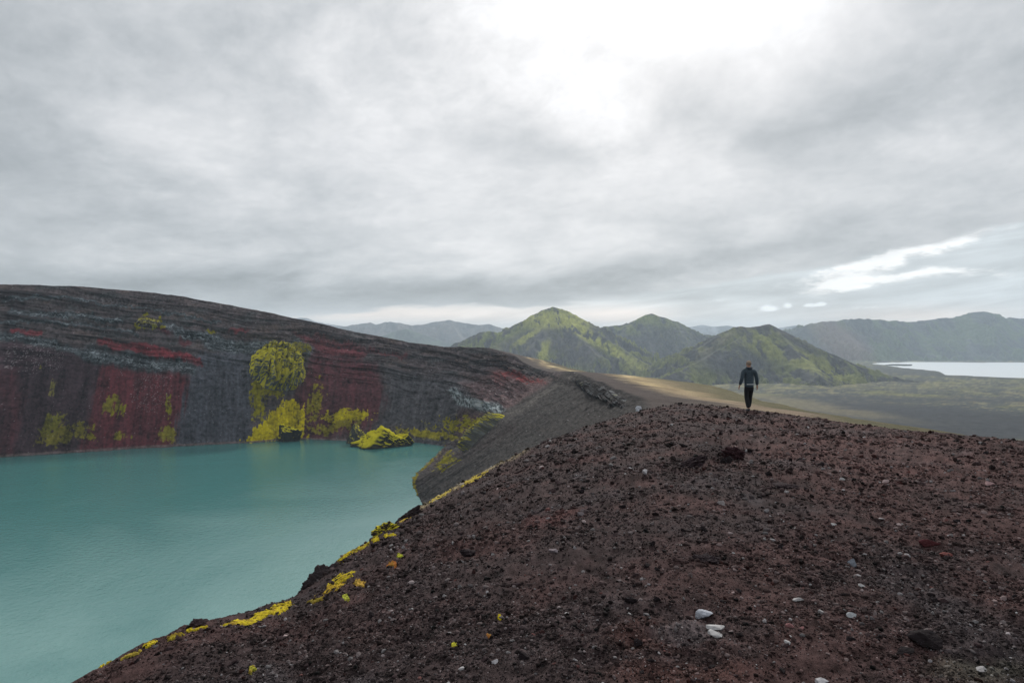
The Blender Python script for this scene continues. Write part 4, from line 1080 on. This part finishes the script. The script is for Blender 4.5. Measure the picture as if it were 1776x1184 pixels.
def leg(sx, hip, kn, an, toe):
    h = add((*hip, .058), pel); k = add((*kn, .055), h); cf = add((kn[0]*.6+an[0]*.4, kn[1]*.6+an[1]*.4-.015, kn[2]*.6+an[2]*.4, .056), k); a = add((*an, .036), cf); add((*toe, .032, .026), a)
HL, KL, AL, TL = (-.09, 0, .90), (-.075, .03, .50), (-.035, -.06, .09), (-.04, .09, .045)
HR, KR, AR, TR = (.09, 0, .90), (.075, .10, .50), (.045, .14, .10), (.055, .28, .06)
leg(-1, HL, KL, AL, TL); leg(1, HR, KR, AR, TR)
body = skin_obj('body', pts, ed, M_skin)
# face: nose, ears, eyes as one small set of facial features shaped onto the head
def ball(name, c, r, mat, parent, sub=3, fn=None):
    V, Fc = ico(sub); V = V*np.array(r)
    if fn is not None: V = fn(V)
    o = mesh_np(name, V+np.array(c), Fc, mat, None, True, parent); return o
for sx in (-1, 1):
    ball('ear', (sx*.078, .03, 1.655), (.012, .020, .030), M_skin, body)
    ball('eye', (sx*.030, .112, 1.672), (.012, .009, .010), M_eye, body)
ball('nose', (0, .128, 1.650), (.013, .020, .022), M_skin, body)
ball('mouth', (0, .116, 1.613), (.024, .008, .007), M_skin, body)
def hairfn(V):
    n = fbm3(V[:, 0]*25, V[:, 1]*25, V[:, 2]*25, 4, 5)
    V = V*(1+.035*n)[:, None]
    V[:, 2] = np.where((V[:, 1] > .03) & (V[:, 2] < .03), np.maximum(V[:, 2], .02), V[:, 2])
    return V
ball('hair', (0, .012, 1.70), (.086, .104, .090), M_hair, man, 4, hairfn)
# jacket: torso and sleeves, one piece
pts = []; ed = []
h0 = add((0, 0, .825, .15, .125)); hem = add((0, 0, .90, .155, .125), h0); j1 = add((0, 0, 1.03, .150, .115), hem); j2 = add((0, .0, 1.17, .160, .118), j1); j3 = add((0, .005, 1.32, .172, .125), j2); j4 = add((0, 0, 1.43, .13, .10), j3); j5 = add((0, 0, 1.50, .085, .08), j4); add((0, .0, 1.54, .07, .07), j5)
for sx, el, wr in ((-1, ELL, WRL), (1, ELR, WRR)):
    a = add((sx*.195, 0, 1.43, .086), j4); m1 = add(((sx*.195+el[0])/2, el[1]/2, (1.405+el[2])/2, .068), a); b = add((*el, .060), m1); wv = np.array(el)*.4+np.array(wr)*.6; c = add((*wv, .052), b); add((*(np.array(el)*.04+np.array(wr)*.96), .045), c)
jk = skin_obj('jacket', pts, ed, M_jacket, fat=1.14)
# collar and folded hood
pts = []; ed = []
a = add((-.085, .05, 1.535, .034)); b = add((-.075, -.045, 1.52, .05), a); c = add((0, -.10, 1.495, .068, .06), b); d_ = add((.075, -.045, 1.52, .05), c); add((.085, .05, 1.535, .034), d_)
hood = skin_obj('hood', pts, ed, M_hood); hood.parent = jk; 
# reflective strip across the lower back
n = 24; V = []; Fq = []
for i in range(n+1):
    a = math.radians(-48+96*i/n)
    for z_ in (.945, .968): V.append((.158*math.sin(a), -.132*math.cos(a)-.014, z_))
for i in range(n+1):
    a = math.radians(-48+96*i/n)
    for z_ in (.945, .968): V.append((.142*math.sin(a), -.118*math.cos(a)-.010, z_))
m_ = 2*(n+1)
for i in range(n): Fq.append((2*i, 2*i+2, 2*i+3, 2*i+1)); Fq.append((m_+2*i+1, m_+2*i+3, m_+2*i+2, m_+2*i)); Fq.append((2*i+1, 2*i+3, m_+2*i+3, m_+2*i+1)); Fq.append((2*i, m_+2*i, m_+2*i+2, 2*i+2))
mesh_np('reflective_strip', V, Fq, M_stripe, None, True, jk)
pts = []; ed = []
tp = add((0, 0, .99, .118, .10)); pv = add((0, 0, .90, .128, .105), tp)
for hip, kn, an in ((HL, KL, AL), (HR, KR, AR)):
    h = add((hip[0]*.80, hip[1], .77, .086, .092), pv); q = add((hip[0]*.3+kn[0]*.55, kn[1]*.6, .64, .080), h); k = add((*kn, .070), q)
    m1 = add(((kn[0]+an[0])/2, (kn[1]+an[1])/2-.01, (kn[2]+an[2])/2, .068), k); add((an[0], an[1], an[2]+.03, .058), m1)
skin_obj('trousers', pts, ed, M_trouser, fat=1.2)
def boot(an, toe):
    V, Fc = ico(4); V = V.copy()
    L_ = .30
    Bx = V*np.array((.052, L_/2, .055)); t = (Bx[:, 1]+L_/2)/L_
    Bx[:, 2] = np.where(Bx[:, 2] > 0, Bx[:, 2]*(1.5-1.0*t), np.maximum(Bx[:, 2], -.032))
    Bx[:, 0] *= .85+.35*np.sin(np.pi*np.clip(t*.9+.1, 0, 1))
    dv = np.array(toe)-np.array(an); yaw = math.atan2(-dv[0], dv[1])
    o = mesh_np('boot', Bx, Fc, M_boot, None, True, man)
    S_, Fs = ico(3); S_ = S_*np.array((.056, .155, .016)); S_[:, 2] = np.clip(S_[:, 2], -.012, .012)
    so = mesh_np('sole', S_+np.array((0, 0, -.034)), Fs, M_sole, None, True, o)
    o.location = ((an[0]+toe[0])/2, an[1]*.55+toe[1]*.45, .05 if toe is TL else .055); o.rotation_euler = (0, 0, yaw)
    if toe is TR: o.rotation_euler = (R_(4), 0, yaw)
boot(AL, TL); boot(AR, TR)

# ------------------------------------------------------------------ haze
import bmesh
bm = bmesh.new(); bmesh.ops.create_cube(bm, size=1)
me = bpy.data.meshes.new('haze'); bm.to_mesh(me); bm.free()
hz_ = bpy.data.objects.new('haze', me); COL.objects.link(hz_)
x0, x1, y0_, y1, z0, z1 = -9200, 9200, -9200, 9200, -150, 262
hz_.location = ((x0+x1)/2, (y0_+y1)/2, (z0+z1)/2); hz_.scale = (x1-x0, y1-y0_, z1-z0)
tag(hz_, 'pale blue-grey haze in the air over the far hills', 'haze', kind='stuff')
m = bpy.data.materials.new('haze_air'); m.use_nodes = True; nt = m.node_tree; nt.nodes.clear()
out = nt.nodes.new('ShaderNodeOutputMaterial'); pv_ = nt.nodes.new('ShaderNodeVolumePrincipled')
pv_.inputs['Color'].default_value = (.72, .86, 1.0, 1); pv_.inputs['Density'].default_value = .000080; pv_.inputs['Anisotropy'].default_value = .25
nt.links.new(pv_.outputs[0], out.inputs['Volume']); me.materials.append(m)

# ------------------------------------------------------------------ sky, sun, camera
SUN_AZ, SUN_EL = R_(11), R_(30)
w = bpy.data.worlds.new('World'); sc.world = w; w.use_nodes = True; nt = w.node_tree
bg = nt.nodes['Background']
sky = nt.nodes.new('ShaderNodeTexSky'); sky.sky_type = 'NISHITA'; sky.sun_disc = False; sky.sun_elevation = SUN_EL; sky.sun_rotation = SUN_AZ
tc = nt.nodes.new('ShaderNodeTexCoord'); sep = nt.nodes.new('ShaderNodeSeparateXYZ'); nt.links.new(tc.outputs['Generated'], sep.inputs[0])
dx, dy, dz = [N(nt, sep.outputs[i]) for i in range(3)]
az = dx._m('ARCTAN2', dy); hor = (dx*dx+dy*dy)._m('SQRT'); el = dz._m('ARCTAN2', hor)
# clouds hang in a flat deck: look them up where the line of sight meets it
elp = (dz.max(0.0)+.16)
lnv = elp._m('LOGARITHM', math.e)
def vec(a_, b_, c_=None):
    n = nt.nodes.new('ShaderNodeCombineXYZ')
    for i, v in enumerate((a_, b_, c_)):
        if v is not None: nt.links.new(v.s, n.inputs[i])
    return n.outputs[0]
# bearing wraps round without a seam: use the unit vector sideways, height as a logarithm so banks flatten towards the horizon
hx, hy = dx/hor.max(.001), dy/hor.max(.001)
P_ = vec(hx*1.7, lnv*1.25, hy*1.7); Q_ = vec(hx*4.2+1.7, lnv*3.3-hx*.5, hy*4.2); Q2 = vec(hx*6.0, (el-az*.10)*46.0, hy*2.0)
nA = nz(nt, P_, 1.0, 5, .5, .4); nB = nz(nt, Q_, 1.0, 8, .52, .5); nC = nz(nt, Q2, 1.0, 8, .56, .4); nD = nz(nt, P_, 3.1, 8, .58, .3)
nE = nz(nt, Q_, 3.0, 8, .62, .3)
def G(px, py, rx, ry, rot=0, wob=0.):
    a0 = math.atan((px-CX)/F); e0 = math.atan((CY-py)/F*math.cos(a0)); c_, s_ = math.cos(R_(rot)), math.sin(R_(rot))
    da = az-a0; de = el-e0
    if wob: da = da+(nE-.5)*wob; de = de+(nB-.5)*wob*.6
    u_ = (da*c_+de*s_)*(F/rx); v_ = (de*c_-da*s_)*(F/ry)
    return ((u_*u_+v_*v_)*-1.0).exp()
nF = nz(nt, Q_, 8.0, 7, .62, .4)
L = (nA-.5)*.46 + (nB-.5)*.42 + (nD-.5)*.30 + (nE-.5)*.26 + (nF-.5)*.14 + .672
L = L + G(1090, -60, 390, 130, 0, .28)*.44 + G(1080, 120, 260, 150, 0, .3)*.08 + G(1290, 30, 150, 60, 0, .2)*.16 + G(1150, 80, 130, 90, 0, .35)*.12 + G(900, 170, 420, 170, 0, .2)*.10 + G(1000, 330, 500, 110)*.05
L = L - G(0, 400, 300, 130, 0, .2)*.17 - G(600, 500, 560, 36, 0, .15)*.26 - G(1000, 480, 260, 40, 8, .15)*.15 - G(60, 90, 300, 120)*.05 - G(1340, 430, 300, 30, 12, .12)*.10 - G(1500, 210, 200, 60, 15, .2)*.07 - G(960, 260, 110, 30, 0, .2)*.09
L = L + G(700, 380, 90, 22, 0, .2)*.10 + G(820, 420, 70, 14, 0, .15)*.09
deckcol = mixc(nt, L.ss(.35, .95), (.875, .945, 1.0), (.985, .99, 1.005))
# sky below the deck: layered, warmer at the left, bluish at the right
low = (nC-.5)*.7 + (nE-.5)*.3 + .70 + G(700, 540, 420, 18)*.22 + G(1075, 545, 90, 14)*.2 + G(1600, 552, 130, 14)*.06
cu = (G(1540, 484, 110, 12, 3, .12)*1.05 + G(1585, 436, 120, 13, 13, .12)*1.0 + G(1500, 455, 140, 9, 12, .12)*.35 + G(1690, 470, 60, 6, 0, .12)*.4)*((nE-.5)*2.2+(nF-.5)*2.4+.95)
cu2 = G(1333, 533, 15, 5.5, 0, .015)+G(1365, 527, 7, 4.5, 0, .015)+G(1405, 529, 11, 3.5, 0, .01)+G(1425, 527, 8, 4, 0, .01)+G(1500, 535, 26, 3.5, 0, .03)*.5+G(1250, 522, 22, 6, 10, .05)*.35
low = low + cu.ss(.15, 1.0)*.46 + (cu2*((nF-.5)*3.0+1.0)).ss(.15, .85)*.40
warm = (G(700, 545, 440, 22)*1.0 + G(1080, 548, 80, 14)*.7 + G(1600, 552, 140, 16)*1.0 + cu.ss(.2, .8)*.35).clamp()
lowcol = mixc(nt, warm, (.88, .955, 1.0), (1.06, .965, .90))
edge_ = (az-.16).max(0.0)*.163 + (az-.16).min(0.0)*.036 + .056
dm = (el + (nB-.5)*.045 + (nE-.5)*.03 - edge_).ss(-.004, .006)
def scale_col(c, l):
    n = nt.nodes.new('ShaderNodeVectorMath'); n.operation = 'SCALE'; nt.links.new(c, n.inputs[0]); nt.links.new(l.s, n.inputs['Scale']); return n.outputs[0]
cd = scale_col(deckcol, L.max(.2)*10.0); cl_ = scale_col(lowcol, low.max(.2)*10.0)
cloud = mixc(nt, dm, cl_, cd)
fin = mixc(nt, .96, sky.outputs[0], cloud)
nt.links.new(fin, bg.inputs['Color']); bg.inputs['Strength'].default_value = .1

sl_ = bpy.data.lights.new('sun', 'SUN'); sl_.energy = 3.0; sl_.angle = R_(6); sl_.color = (1, .965, .90)
so = bpy.data.objects.new('sun', sl_); COL.objects.link(so)
dirv = Vector((math.sin(SUN_AZ)*math.cos(SUN_EL), math.cos(SUN_AZ)*math.cos(SUN_EL), math.sin(SUN_EL)))
so.rotation_euler = dirv.to_track_quat('Z', 'Y').to_euler(); so.location = dirv*100

cam = bpy.data.cameras.new('camera'); cam.lens = 24; cam.sensor_width = 36; cam.clip_start = .1; cam.clip_end = 40000
co = bpy.data.objects.new('camera', cam); COL.objects.link(co); co.rotation_euler = (math.pi/2, 0, 0); sc.camera = co
sc.view_settings.view_transform = 'Standard'; sc.view_settings.look = 'None'; sc.view_settings.gamma = 1; sc.view_settings.exposure = 0
sc.cycles.max_bounces = 6; sc.cycles.diffuse_bounces = 3; sc.cycles.volume_bounces = 1
